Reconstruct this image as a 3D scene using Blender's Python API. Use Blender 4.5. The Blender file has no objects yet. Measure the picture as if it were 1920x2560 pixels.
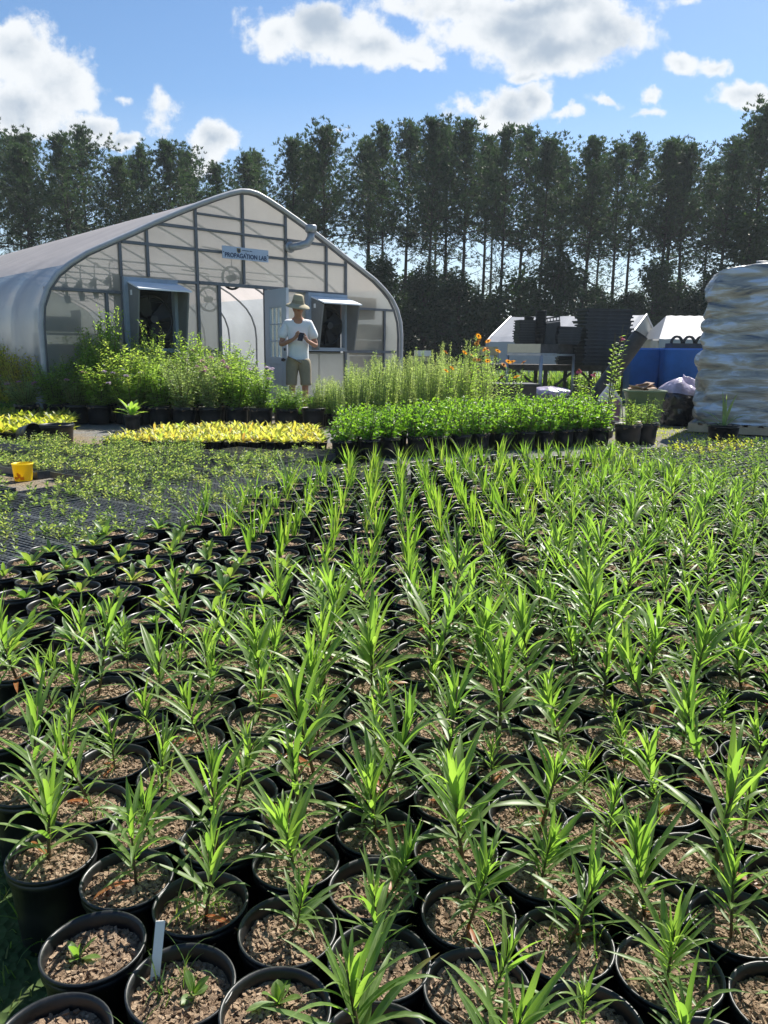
import bpy, math, random
from mathutils import Vector, Matrix, noise as MN
R = math.radians
PI = math.pi
rnd = random.Random(7)
sc = bpy.context.scene
col = sc.collection

# ------------------------------------------------------------------ camera, sky, sun, exposure
cd = bpy.data.cameras.new('camera'); cam = bpy.data.objects.new('camera', cd); col.objects.link(cam)
cd.sensor_fit = 'VERTICAL'; cd.sensor_height = 36.0; cd.lens = 1922.0/2560.0*36.0
cd.clip_start = 0.05; cd.clip_end = 2000
pitch, roll = R(11.76), R(0.74)
fw = Vector((0, math.cos(pitch), -math.sin(pitch))); upv = Vector((0, math.sin(pitch), math.cos(pitch))); rt = Vector((1, 0, 0))
cx = rt*math.cos(roll) + upv*math.sin(roll); cy = -rt*math.sin(roll) + upv*math.cos(roll)
cam.matrix_world = Matrix(((cx.x, cy.x, -fw.x, 0), (cx.y, cy.y, -fw.y, 0), (cx.z, cy.z, -fw.z, 1.0), (0, 0, 0, 1)))
sc.camera = cam
SUN_AZ, SUN_EL = 33.0, 47.0
S = Vector((math.sin(R(SUN_AZ))*math.cos(R(SUN_EL)), math.cos(R(SUN_AZ))*math.cos(R(SUN_EL)), math.sin(R(SUN_EL))))
ld = bpy.data.lights.new('sun', 'SUN'); ld.energy = 5.0; ld.angle = R(0.5); ld.color = (1.0, 0.95, 0.86)
sun = bpy.data.objects.new('sun', ld); col.objects.link(sun); sun.rotation_euler = S.to_track_quat('Z', 'Y').to_euler(); sun.location = (5, 8, 20)
sc.view_settings.view_transform = 'Standard'; sc.view_settings.look = 'None'; sc.view_settings.gamma = 1
sc.view_settings.exposure = 1.0

W = bpy.data.worlds.new('World'); sc.world = W; W.use_nodes = True
def build_world():
    nt = W.node_tree; N = nt.nodes; L = nt.links; N.clear()
    out = N.new('ShaderNodeOutputWorld'); bg = N.new('ShaderNodeBackground'); L.new(bg.outputs[0], out.inputs[0])
    sky = N.new('ShaderNodeTexSky'); sky.sky_type = 'NISHITA'; sky.sun_disc = False
    sky.sun_elevation = R(SUN_EL); sky.sun_rotation = R(SUN_AZ); sky.air_density = 1.0; sky.dust_density = 0.3; sky.ozone_density = 3.0
    def M(op, a, b=None, c=None, clamp=False):
        n = N.new('ShaderNodeMath'); n.operation = op; n.use_clamp = clamp
        for i, x in enumerate((a, b, c)):
            if x is None: continue
            if isinstance(x, (int, float)): n.inputs[i].default_value = x
            else: L.new(x, n.inputs[i])
        return n.outputs[0]
    tc = N.new('ShaderNodeTexCoord'); sp = N.new('ShaderNodeSeparateXYZ'); L.new(tc.outputs['Generated'], sp.inputs[0])
    y = M('MAXIMUM', sp.outputs[1], 0.05)
    u = M('DIVIDE', sp.outputs[0], y); v = M('DIVIDE', sp.outputs[2], y)
    cb = N.new('ShaderNodeCombineXYZ'); L.new(u, cb.inputs[0]); L.new(v, cb.inputs[1])
    def noise(scale, detail, rough, vec, off=0.0):
        n = N.new('ShaderNodeTexNoise'); n.inputs['Scale'].default_value = scale; n.inputs['Detail'].default_value = detail
        n.inputs['Roughness'].default_value = rough
        ad = N.new('ShaderNodeVectorMath'); ad.operation = 'ADD'; ad.inputs[1].default_value = (off, off*1.7, off*.3); L.new(vec, ad.inputs[0])
        L.new(ad.outputs[0], n.inputs['Vector']); return n
    n1 = noise(9, 6, .6, cb.outputs[0], 3.1)
    ds = N.new('ShaderNodeVectorMath'); ds.operation = 'SUBTRACT'; L.new(n1.outputs['Color'], ds.inputs[0]); ds.inputs[1].default_value = (.5, .5, .5)
    sl = N.new('ShaderNodeVectorMath'); sl.operation = 'SCALE'; L.new(ds.outputs[0], sl.inputs[0]); sl.inputs['Scale'].default_value = 0.085
    ad = N.new('ShaderNodeVectorMath'); ad.operation = 'ADD'; L.new(cb.outputs[0], ad.inputs[0]); L.new(sl.outputs[0], ad.inputs[1])
    P = ad.outputs[0]
    # cloud lobes: direction (x/y, z/y) and radii on the sky
    blobs = CLOUDS
    acc = None
    for (bx, by, rx, ry, soft) in blobs:
        a = N.new('ShaderNodeVectorMath'); a.operation = 'SUBTRACT'; L.new(P, a.inputs[0]); a.inputs[1].default_value = (bx, by, 0)
        b = N.new('ShaderNodeVectorMath'); b.operation = 'MULTIPLY'; L.new(a.outputs[0], b.inputs[0]); b.inputs[1].default_value = (1/rx, 1/ry, 0)
        c = N.new('ShaderNodeVectorMath'); c.operation = 'LENGTH'; L.new(b.outputs[0], c.inputs[0])
        m = M('MULTIPLY', M('SUBTRACT', 1.0, c.outputs['Value']), soft)
        acc = m if acc is None else M('SMOOTH_MAX', acc, m, 0.25)
    n2 = noise(22, 8, .62, cb.outputs[0], 7.7)
    mask = M('ADD', M('ADD', acc, .06), M('MULTIPLY', M('SUBTRACT', n2.outputs[0], .5), 1.7))
    mr = N.new('ShaderNodeMapRange'); mr.interpolation_type = 'SMOOTHSTEP'; L.new(mask, mr.inputs[0]); mr.inputs[1].default_value = 0.0; mr.inputs[2].default_value = .42
    front = M('GREATER_THAN', sp.outputs[1], 0.05)
    cm = M('MULTIPLY', mr.outputs[0], front)
    # low hazy band of cloud near the horizon
    n3 = noise(5, 5, .6, cb.outputs[0], 1.3)
    low = N.new('ShaderNodeMapRange'); L.new(v, low.inputs[0]); low.inputs[1].default_value = .30; low.inputs[2].default_value = .05; low.inputs[3].default_value = 0; low.inputs[4].default_value = 1
    lw = M('MULTIPLY', M('MULTIPLY', low.outputs[0], M('MULTIPLY', n3.outputs[0], 1.0)), .75)
    cm = M('MAXIMUM', cm, M('MULTIPLY', lw, front))
    # thick parts are grey underneath, rims are bright
    n4 = noise(11, 5, .55, cb.outputs[0], 5.5)
    th = N.new('ShaderNodeMapRange'); th.interpolation_type = 'SMOOTHSTEP'; L.new(M('ADD', acc, M('MULTIPLY', M('SUBTRACT', n4.outputs[0], .5), 2.2)), th.inputs[0]); th.inputs[1].default_value = .3; th.inputs[2].default_value = 1.3
    cc = N.new('ShaderNodeMix'); cc.data_type = 'RGBA'; L.new(th.outputs[0], cc.inputs['Factor'])
    k = 0.58/0.07
    cc.inputs['A'].default_value = (.80*k, .83*k, .86*k, 1); cc.inputs['B'].default_value = (.40*k, .48*k, .58*k, 1)
    hs = N.new('ShaderNodeHueSaturation'); hs.inputs['Saturation'].default_value = 1.12; hs.inputs['Value'].default_value = 1.0; L.new(sky.outputs[0], hs.inputs['Color'])
    mx = N.new('ShaderNodeMix'); mx.data_type = 'RGBA'; L.new(cm, mx.inputs['Factor']); L.new(hs.outputs[0], mx.inputs['A']); L.new(cc.outputs['Result'], mx.inputs['B'])
    L.new(mx.outputs['Result'], bg.inputs[0]); bg.inputs[1].default_value = 0.07
def _uv(x, y):   # photo direction (1659-wide photo) -> sky direction
    x *= 1.1573; y *= 1.1573
    u = (x-960)/1922; v = (1280-y)/1922
    a = u*math.cos(roll)-v*math.sin(roll); b = u*math.sin(roll)+v*math.cos(roll)
    Y = math.cos(pitch)+b*math.sin(pitch); Z = -math.sin(pitch)+b*math.cos(pitch)
    return a/Y, Z/Y
CLOUDS = []
for (x, y, rx, ry, s) in [(30,120,120,80,1),(120,175,110,80,1),(40,235,120,60,1),(185,262,80,38,1),(250,288,75,22,1),(150,290,80,24,1),
    (362,240,42,48,.55),(465,318,46,48,1),(450,352,40,30,.8),(590,85,75,58,.9),(700,70,120,70,1),(800,110,130,50,1),(905,132,60,24,.9),
    (1100,50,200,70,1),(1215,105,170,62,1),(1310,70,95,80,1),(1000,0,180,45,1),(1140,158,50,18,.7),(1170,12,240,40,1),
    (1090,240,100,52,1),(1155,215,50,50,1),(1035,225,60,22,.9),(1450,150,48,26,.7),(1535,152,48,24,.7),(1612,212,66,28,.8),
    (1320,232,38,14,.5),(1400,215,24,14,.5),(1390,247,32,12,.5),(1228,264,38,18,.5),(755,266,26,9,.4),(275,206,26,12,.4),(672,302,12,10,.4),(1480,5,30,16,.5),
    (2400,300,500,120,1),(-900,250,400,120,1),(700,-500,600,160,1)]:
    u0, v0 = _uv(x, y); u1, v1 = _uv(x+10, y); u2, v2 = _uv(x, y-10)
    CLOUDS.append((u0, v0, rx*(u1-u0)/10*1.12, ry*(v2-v0)/10*1.12, s))
build_world()

# ------------------------------------------------------------------ helpers
class MB:
    def __init__(s): s.v = []; s.f = []; s.a = []; s.m = []
    def add(s, vs, fs, at=None, mi=0):
        b = len(s.v); s.v.extend(vs); s.f.extend([tuple(i+b for i in f) for f in fs])
        s.a.extend(at if at is not None else [(1.0, 0.0, 0.5)]*len(vs)); s.m.extend([mi]*len(fs)); return b
    def box(s, c, d, rot=None, at=.5, mi=0, taper=1.0):
        x, y, z = d[0]/2, d[1]/2, d[2]/2; vs = []
        for (sx, sy, sz) in ((-1,-1,-1),(1,-1,-1),(1,1,-1),(-1,1,-1),(-1,-1,1),(1,-1,1),(1,1,1),(-1,1,1)):
            t = taper if sz < 0 else 1.0
            p = Vector((sx*x*t, sy*y*t, sz*z))
            if rot is not None: p = rot @ p
            vs.append((p.x+c[0], p.y+c[1], p.z+c[2]))
        s.add(vs, [(0,3,2,1),(4,5,6,7),(0,1,5,4),(1,2,6,5),(2,3,7,6),(3,0,4,7)], [(1, 0, at)]*8, mi)
    def bar(s, a, b, w, h=None, at=.5, mi=0):
        a = Vector(a); b = Vector(b); d = b-a; L = d.length
        if L < 1e-6: return
        q = d.to_track_quat('Y', 'Z').to_matrix()
        s.box((a+b)/2, (w, L, h or w), q, at, mi)
    def tube(s, pts, rad, n=8, cap=True, at=.5, mi=0):
        pts = [Vector(p) for p in pts]
        if isinstance(rad, (int, float)): rad = [rad]*len(pts)
        vs = []; fs = []; side = None
        for i, p in enumerate(pts):
            d = (pts[min(i+1, len(pts)-1)]-pts[max(i-1, 0)])
            if d.length < 1e-9: d = Vector((0, 0, 1))
            d.normalize()
            if side is None:
                side = d.cross(Vector((0, 0, 1)) if abs(d.z) < .9 else Vector((1, 0, 0))).normalized()
            side = (side-d*side.dot(d))
            side = side.normalized() if side.length > 1e-6 else d.orthogonal().normalized()
            o = d.cross(side)
            for k in range(n):
                t = 2*PI*k/n; q = p+(side*math.cos(t)+o*math.sin(t))*rad[i]; vs.append(tuple(q))
        for i in range(len(pts)-1):
            for k in range(n):
                k2 = (k+1) % n; fs.append((i*n+k, i*n+k2, (i+1)*n+k2, (i+1)*n+k))
        if cap: fs.append(tuple(range(n-1, -1, -1))); fs.append(tuple((len(pts)-1)*n+k for k in range(n)))
        s.add(vs, fs, [(1, 0, at)]*len(vs), mi)
    def lathe(s, prof, n=32, c=(0, 0, 0), at=.5, mi=0, wob=None):
        vs = []; fs = []
        for (r, z) in prof:
            for k in range(n):
                t = 2*PI*k/n; rr = r*(wob(t, z) if wob else 1); vs.append((c[0]+rr*math.cos(t), c[1]+rr*math.sin(t), c[2]+z))
        for i in range(len(prof)-1):
            for k in range(n):
                k2 = (k+1) % n; fs.append((i*n+k, i*n+k2, (i+1)*n+k2, (i+1)*n+k))
        s.add(vs, fs, [(1, 0, at)]*len(vs), mi)
    def leaf(s, base, az, el, L, Wd, droop=.6, n=5, fold=.25, shape='lance', r=None, bend=0.0, mi=0):
        p = Vector(base); vs = []; at = []; fs = []; r = rnd.random() if r is None else r
        for i in range(n+1):
            t = i/n; e = el-droop*t*t; a = az+bend*t
            d = Vector((math.cos(a)*math.cos(e), math.sin(a)*math.cos(e), math.sin(e)))
            if i > 0: p = p+d*(L/n)
            sd = Vector((-math.sin(a), math.cos(a), 0)); up = sd.cross(d)*-1
            if up.z < 0: up = -up
            if shape == 'lance': w = Wd*.5*(math.sin(PI*min(1, (t*.93+.07)))**.75)*(1-.25*t)
            elif shape == 'strap': w = Wd*.5*min(1, (1-t)*2.2)*(.8+.2*math.sin(PI*t))
            else: w = Wd*.5*(math.sin(PI*(t**1.25*.96+.04))**.7)
            if i == n: w = Wd*.015
            for sgn in (-1, 0, 1):
                q = p+sd*(w*sgn)+up*(abs(sgn)*w*fold); vs.append(tuple(q)); at.append((abs(sgn), t, r))
        for i in range(n):
            b = i*3; fs.append((b, b+1, b+4, b+3)); fs.append((b+1, b+2, b+5, b+4))
        s.add(vs, fs, at, mi)
    def dleaf(s, p, d, L, Wd, r=None, mi=0, nrm=None):
        # small flat leaf: one bent diamond
        d = d.normalized(); r = rnd.random() if r is None else r
        nv = nrm or Vector((rnd.gauss(0, 1), rnd.gauss(0, 1), rnd.gauss(0, 1)+1.2))
        sd = d.cross(nv)
        sd = sd.normalized() if sd.length > 1e-5 else Vector((1, 0, 0))
        dn = Vector((0, 0, -L*.12))
        m = p+d*L*.45; t = p+d*L+dn
        s.add([tuple(p), tuple(m-sd*Wd*.5), tuple(t), tuple(m+sd*Wd*.5)], [(0, 1, 2), (0, 2, 3)], [(0, 0, r), (1, .5, r), (0, 1, r), (1, .5, r)], mi)
    def build(s, name, mats, parent=None, smooth=False, loc=None, rotz=0):
        me = bpy.data.meshes.new(name); me.from_pydata(s.v, [], s.f)
        if not isinstance(mats, (list, tuple)): mats = [mats]
        for m in mats: me.materials.append(m)
        if len(mats) > 1: me.polygons.foreach_set('material_index', s.m)
        at = me.attributes.new('lf', 'FLOAT_VECTOR', 'POINT'); at.data.foreach_set('vector', [c for a in s.a for c in a])
        if smooth: me.polygons.foreach_set('use_smooth', [True]*len(me.polygons))
        me.update()
        o = bpy.data.objects.new(name, me); col.objects.link(o)
        if parent: o.parent = parent
        if loc is not None: o.location = loc
        o.rotation_euler.z = rotz
        return o
def tag(o, label, cat, group=None, kind=None):
    if label: o['label'] = label
    if cat: o['category'] = cat
    if group: o['group'] = group
    if kind: o['kind'] = kind
    return o
def thing(name, label, cat, loc=(0, 0, 0), rotz=0, group=None):
    o = bpy.data.objects.new(name, None); col.objects.link(o); o.location = loc; o.rotation_euler = (0, 0, rotz); o.empty_display_size = .1
    return tag(o, label, cat, group)
def put(mesh, name, parent=None, loc=(0, 0, 0), rot=(0, 0, 0), scale=None):
    o = bpy.data.objects.new(name, mesh); col.objects.link(o); o.parent = parent; o.location = loc; o.rotation_euler = rot
    if scale is not None: o.scale = scale if isinstance(scale, (tuple, list, Vector)) else (scale,)*3
    return o
def mesh_of(mb, name, mats, smooth=False):
    o = mb.build(name, mats, None, smooth); me = o.data; bpy.data.objects.remove(o); return me
def copy_tree(o, parent=None):
    c = o.copy(); col.objects.link(c); c.parent = parent
    for ch in [x for x in o.children]: copy_tree(ch, c)
    return c

# ------------------------------------------------------------------ materials
def newmat(name):
    m = bpy.data.materials.new(name); m.use_nodes = True; nt = m.node_tree; nt.nodes.clear()
    out = nt.nodes.new('ShaderNodeOutputMaterial'); return m, nt, nt.nodes, nt.links, out
def ramp(N, stops):
    r = N.new('ShaderNodeValToRGB'); e = r.color_ramp.elements
    while len(e) < len(stops): e.new(0.5)
    for i, (p, c) in enumerate(stops): e[i].position = p; e[i].color = (*c, 1)
    return r
def leafmat(name, stops, tstops, tr=.45, rough=.42, spec=.35, rib=(.35, .45, .2), bump=.0):
    m, nt, N, L, out = newmat(name)
    a = N.new('ShaderNodeAttribute'); a.attribute_name = 'lf'; sp = N.new('ShaderNodeSeparateXYZ'); L.new(a.outputs['Vector'], sp.inputs[0])
    oi = N.new('ShaderNodeObjectInfo')
    ad = N.new('ShaderNodeMath'); ad.operation = 'MULTIPLY_ADD'; L.new(oi.outputs['Random'], ad.inputs[0]); ad.inputs[1].default_value = .5; L.new(sp.outputs[2], ad.inputs[2])
    fr = N.new('ShaderNodeMath'); fr.operation = 'MULTIPLY'; L.new(ad.outputs[0], fr.inputs[0]); fr.inputs[1].default_value = .667
    c1 = ramp(N, stops); c2 = ramp(N, tstops); L.new(fr.outputs[0], c1.inputs[0]); L.new(fr.outputs[0], c2.inputs[0])
    tco = N.new('ShaderNodeTexCoord'); mo = N.new('ShaderNodeTexNoise'); mo.inputs['Scale'].default_value = 90; mo.inputs['Detail'].default_value = 4; L.new(tco.outputs['Object'], mo.inputs['Vector'])
    mv = N.new('ShaderNodeMapRange'); L.new(mo.outputs[0], mv.inputs[0]); mv.inputs[1].default_value = .3; mv.inputs[2].default_value = .7; mv.inputs[3].default_value = .72; mv.inputs[4].default_value = 1.22
    hv_ = N.new('ShaderNodeHueSaturation'); L.new(mv.outputs[0], hv_.inputs['Value']); L.new(c1.outputs[0], hv_.inputs['Color'])
    # a few leaves have yellowed, browned tips
    tp_ = N.new('ShaderNodeMath'); tp_.operation = 'MULTIPLY_ADD'; L.new(sp.outputs[2], tp_.inputs[0]); tp_.inputs[1].default_value = -1.6; L.new(sp.outputs[1], tp_.inputs[2])
    tm_ = N.new('ShaderNodeMapRange'); L.new(tp_.outputs[0], tm_.inputs[0]); tm_.inputs[1].default_value = .72; tm_.inputs[2].default_value = .92; tm_.inputs[4].default_value = .8
    tb_ = N.new('ShaderNodeMix'); tb_.data_type = 'RGBA'; L.new(tm_.outputs[0], tb_.inputs['Factor']); L.new(hv_.outputs[0], tb_.inputs['A']); tb_.inputs['B'].default_value = (.30, .20, .06, 1)
    rb = N.new('ShaderNodeMapRange'); L.new(sp.outputs[0], rb.inputs[0]); rb.inputs[1].default_value = .05; rb.inputs[2].default_value = .16; rb.inputs[3].default_value = .45; rb.inputs[4].default_value = 0
    mx = N.new('ShaderNodeMix'); mx.data_type = 'RGBA'; L.new(rb.outputs[0], mx.inputs['Factor']); L.new(tb_.outputs['Result'], mx.inputs['A']); mx.inputs['B'].default_value = (*rib, 1)
    p = N.new('ShaderNodeBsdfPrincipled'); L.new(mx.outputs['Result'], p.inputs['Base Color']); p.inputs['Roughness'].default_value = rough; p.inputs['Specular IOR Level'].default_value = spec
    t = N.new('ShaderNodeBsdfTranslucent'); L.new(c2.outputs[0], t.inputs[0])
    s = N.new('ShaderNodeMixShader'); s.inputs[0].default_value = tr; L.new(p.outputs[0], s.inputs[1]); L.new(t.outputs[0], s.inputs[2]); L.new(s.outputs[0], out.inputs[0])
    return m
def plain(name, c, rough=.5, spec=.5, metal=0.0, var=.25, scale=6.0, bump=0.0, bscale=40, c2=None, obj=True, tr=0.0):
    m, nt, N, L, out = newmat(name)
    tc = N.new('ShaderNodeTexCoord'); n = N.new('ShaderNodeTexNoise'); n.inputs['Scale'].default_value = scale; n.inputs['Detail'].default_value = 6; n.inputs['Roughness'].default_value = .65
    L.new(tc.outputs['Object'], n.inputs['Vector'])
    cc = c2 or tuple(x*(1-var) for x in c)
    r = ramp(N, [(.32, cc), (.68, tuple(min(1, x*(1+var*.5)) for x in c))]); L.new(n.outputs[0], r.inputs[0])
    p = N.new('ShaderNodeBsdfPrincipled'); L.new(r.outputs[0], p.inputs['Base Color']); p.inputs['Roughness'].default_value = rough; p.inputs['Specular IOR Level'].default_value = spec; p.inputs['Metallic'].default_value = metal
    if bump:
        n2 = N.new('ShaderNodeTexNoise'); n2.inputs['Scale'].default_value = bscale; n2.inputs['Detail'].default_value = 5; L.new(tc.outputs['Object'], n2.inputs['Vector'])
        b = N.new('ShaderNodeBump'); b.inputs['Strength'].default_value = bump; b.inputs['Distance'].default_value = .02; L.new(n2.outputs[0], b.inputs['Height']); L.new(b.outputs[0], p.inputs['Normal'])
    if tr:
        t = N.new('ShaderNodeBsdfTranslucent'); L.new(r.outputs[0], t.inputs[0]); s = N.new('ShaderNodeMixShader'); s.inputs[0].default_value = tr
        L.new(p.outputs[0], s.inputs[1]); L.new(t.outputs[0], s.inputs[2]); L.new(s.outputs[0], out.inputs[0])
    else: L.new(p.outputs[0], out.inputs[0])
    return m
def attrmat(name, stops, rough=.8, spec=.2, bump=0, bscale=60, nmix=.0, nscale=30):
    m, nt, N, L, out = newmat(name)
    a = N.new('ShaderNodeAttribute'); a.attribute_name = 'lf'; sp = N.new('ShaderNodeSeparateXYZ'); L.new(a.outputs['Vector'], sp.inputs[0])
    tc = N.new('ShaderNodeTexCoord'); n = N.new('ShaderNodeTexNoise'); n.inputs['Scale'].default_value = nscale; n.inputs['Detail'].default_value = 6; n.inputs['Roughness'].default_value = .7; L.new(tc.outputs['Object'], n.inputs['Vector'])
    mx = N.new('ShaderNodeMix'); mx.data_type = 'FLOAT'; mx.inputs['Factor'].default_value = nmix; L.new(sp.outputs[2], mx.inputs['A']); L.new(n.outputs[0], mx.inputs['B'])
    r = ramp(N, stops); L.new(mx.outputs['Result'], r.inputs[0])
    p = N.new('ShaderNodeBsdfPrincipled'); L.new(r.outputs[0], p.inputs['Base Color']); p.inputs['Roughness'].default_value = rough; p.inputs['Specular IOR Level'].default_value = spec
    if bump:
        b = N.new('ShaderNodeBump'); b.inputs['Strength'].default_value = bump; b.inputs['Distance'].default_value = .01; L.new(n.outputs[0], b.inputs['Height']); L.new(b.outputs[0], p.inputs['Normal'])
    L.new(p.outputs[0], out.inputs[0]); return m

M = {}
G = lambda *a: a
M['lance'] = leafmat('lance_leaf', [(0, (.085,.155,.045)), (.5, (.14,.225,.06)), (1, (.22,.30,.08))], [(0, (.17,.37,.04)), (.5, (.30,.54,.055)), (1, (.46,.70,.08))], .48, rough=.42, spec=.45)
M['strap'] = leafmat('strap_leaf', [(0, (.04,.10,.03)), (.5, (.08,.16,.04)), (1, (.14,.22,.05))], [(0, (.16,.36,.03)), (.5, (.30,.54,.04)), (1, (.48,.66,.08))], .46)
M['broad'] = leafmat('broad_leaf', [(0, (.05,.12,.04)), (.6, (.09,.18,.05)), (1, (.16,.22,.05))], [(0, (.18,.38,.04)), (.6, (.32,.52,.06)), (1, (.5,.58,.08))], .42)
M['stemf'] = plain('pale_green_stem', (.16,.21,.08), .6, .3)
M['stemg'] = plain('green_stem', (.09,.11,.04), .6, .3, c2=(.10,.05,.035))
M['deadleaf'] = leafmat('dead_leaf', [(0, (.30,.08,.03)), (1, (.35,.16,.05))], [(0, (.6,.12,.03)), (1, (.6,.3,.05))], .4)
M['bright'] = leafmat('bright_leaf', [(0, (.045,.12,.03)), (.5, (.08,.18,.035)), (1, (.13,.24,.05))], [(0, (.17,.42,.02)), (.5, (.30,.60,.03)), (1, (.46,.74,.05))], .48, rib=(.1,.25,.04))
M['yellow'] = leafmat('yellow_leaf', [(0, (.30,.17,.06)), (.25, (.28,.27,.05)), (.7, (.38,.40,.08)), (1, (.17,.27,.05))], [(0, (.7,.36,.08)), (.25, (.75,.68,.08)), (.7, (.85,.90,.14)), (1, (.40,.65,.07))], .5, rib=(.5,.45,.1))
M['ygreen'] = leafmat('yellow_green_leaf', [(0, (.10,.15,.03)), (.5, (.20,.24,.04)), (1, (.30,.28,.05))], [(0, (.35,.5,.04)), (.5, (.65,.72,.06)), (1, (.9,.8,.1))], .5, rib=(.3,.3,.1))
M['tall'] = leafmat('tall_leaf', [(0, (.09,.16,.045)), (.5, (.14,.24,.06)), (1, (.23,.30,.08))], [(0, (.26,.46,.05)), (.5, (.44,.70,.08)), (1, (.66,.80,.12))], .52, rib=(.12,.2,.06))
M['feather'] = leafmat('feathery_leaf', [(0, (.13,.21,.08)), (.5, (.20,.29,.11)), (1, (.30,.36,.15))], [(0, (.36,.54,.12)), (.5, (.58,.76,.18)), (1, (.78,.88,.27))], .52, rib=(.2,.25,.12))
M['sage'] = leafmat('grey_green_leaf', [(0, (.10,.16,.07)), (.6, (.16,.23,.10)), (1, (.24,.30,.13))], [(0, (.28,.42,.11)), (.6, (.42,.58,.15)), (1, (.58,.70,.2))], .48, rib=(.15,.2,.1))
M['autumn'] = leafmat('yellow_red_leaf', [(0, (.20,.11,.05)), (.3, (.26,.23,.05)), (1, (.22,.28,.05))], [(0, (.55,.25,.08)), (.3, (.75,.65,.1)), (1, (.65,.78,.1))], .5, rib=(.2,.15,.08))
M['seed'] = leafmat('seedling_leaf', [(0, (.10,.17,.06)), (.5, (.17,.26,.08)), (1, (.28,.32,.11))], [(0, (.22,.38,.07)), (.5, (.38,.54,.09)), (1, (.6,.66,.14))], .46, rib=(.15,.22,.1))
M['pine'] = leafmat('pine_needles', [(0, (.028,.050,.030)), (.5, (.045,.075,.038)), (1, (.075,.105,.045))], [(0, (.03,.06,.02)), (.5, (.05,.10,.03)), (1, (.09,.15,.04))], .35, .55, .25, rib=(.04,.06,.03))
M['under'] = leafmat('understory_leaves', [(0, (.012,.026,.012)), (.5, (.022,.045,.018)), (1, (.045,.075,.022))], [(0, (.02,.05,.012)), (.6, (.05,.11,.02)), (1, (.14,.24,.04))], .32, .5, .3, rib=(.03,.05,.02))
M['grass'] = leafmat('grass_blades', [(0, (.04,.09,.025)), (.5, (.08,.14,.035)), (1, (.2,.2,.07))], [(0, (.14,.32,.03)), (.5, (.28,.46,.05)), (1, (.5,.52,.12))], .45)
M['bark'] = plain('pine_bark', (.055,.045,.038), .9, .2, var=.5, scale=9, bump=.6, bscale=14)
M['petal_o'] = plain('orange_petal', (.85,.36,.02), .6, .2, var=.3, tr=.45)
M['petal_y'] = plain('yellow_petal', (.85,.62,.03), .6, .2, var=.3, tr=.45)
M['petal_p'] = plain('pink_petal', (.55,.30,.42), .6, .2, var=.3, tr=.4)
M['petal_m'] = plain('magenta_petal', (.62,.12,.24), .6, .2, var=.3, tr=.4)
M['cone'] = plain('flower_cone', (.35,.09,.03), .8, .2)
M['lav'] = plain('lavender_petal', (.60,.50,.62), .6, .2, var=.3, tr=.4)
def potmat():
    m, nt, N, L, out = newmat('black_pot_plastic')
    tc = N.new('ShaderNodeTexCoord'); n = N.new('ShaderNodeTexNoise'); n.inputs['Scale'].default_value = 35; n.inputs['Detail'].default_value = 8; n.inputs['Roughness'].default_value = .7; L.new(tc.outputs['Object'], n.inputs['Vector'])
    r = ramp(N, [(.45, (.008,.009,.010)), (.62, (.014,.015,.016)), (.8, (.075,.065,.055))]); L.new(n.outputs[0], r.inputs[0])
    p = N.new('ShaderNodeBsdfPrincipled'); L.new(r.outputs[0], p.inputs['Base Color'])
    r2 = N.new('ShaderNodeMapRange'); L.new(n.outputs[0], r2.inputs[0]); r2.inputs[3].default_value = .22; r2.inputs[4].default_value = .6; L.new(r2.outputs[0], p.inputs['Roughness'])
    L.new(p.outputs[0], out.inputs[0]); return m
M['pot'] = potmat()
M['tray'] = plain('sheen_grey_tray_plastic', (.075,.08,.088), .28, .7, var=.5, scale=30)  # black plastic greyed, sheen of the bars put into the colour
M['celltray'] = plain('sheen_grey_cell_plastic', (.085,.092,.10), .4, .4, var=.4, scale=30)  # cell tray greyed likewise, bar reflections painted in
M['dtray'] = plain('dark_tray_plastic', (.028,.034,.040), .5, .4, var=.4, scale=12)
M['soil'] = attrmat('bark_potting_soil', [(0, (.06,.042,.028)), (.4, (.25,.17,.11)), (.75, (.42,.31,.215)), (1, (.60,.49,.37))], .9, .2, bump=.8, nmix=.45, nscale=160)
M['dsoil'] = attrmat('dark_tray_soil', [(0, (.02,.014,.01)), (1, (.10,.065,.045))], .95, .1, nmix=.6, nscale=90)
M['label'] = plain('white_plant_tag', (.8,.8,.78), .5, .3, var=.08)
M['galv'] = plain('galvanised_steel', (.36,.38,.41), .45, .5, .55, var=.2, scale=5)
M['frame'] = plain('grey_frame_tube', (.16,.165,.18), .5, .5, .3, var=.25, scale=3)
M['trim'] = plain('white_grey_trim', (.42,.43,.45), .45, .5, var=.12)
M['bluewhite'] = plain('painted_box_metal', (.34,.40,.48), .5, .4, var=.15, scale=3)
M['hoodtop'] = plain('sunlit_hood_metal', (.78,.82,.86), .4, .5, var=.08)  # sunlit look of the hood top put into its colour
M['greybox'] = plain('grey_hood_side', (.20,.205,.20), .6, .3, var=.15, scale=3)
M['dark'] = plain('dark_metal', (.02,.022,.025), .5, .4, var=.3)
M['doorw'] = plain('white_door_paint', (.52,.58,.66), .45, .4, var=.06, scale=2)
M['wood'] = plain('weathered_wood', (.26,.20,.13), .8, .2, var=.4, scale=8, bump=.3, bscale=30)
M['palew'] = plain('pale_pine_wood', (.52,.40,.26), .75, .2, var=.25, scale=8)
M['greyw'] = plain('dark_weathered_wood', (.09,.085,.08), .85, .2, var=.4, scale=7)
M['beige'] = plain('beige_plastic', (.62,.56,.42), .5, .3, var=.1)
M['blue'] = plain('blue_bin_plastic', (.02,.14,.55), .4, .5, var=.25, scale=2)
M['tote'] = plain('olive_green_plastic', (.17,.235,.12), .45, .4, var=.15, scale=3)
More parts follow.
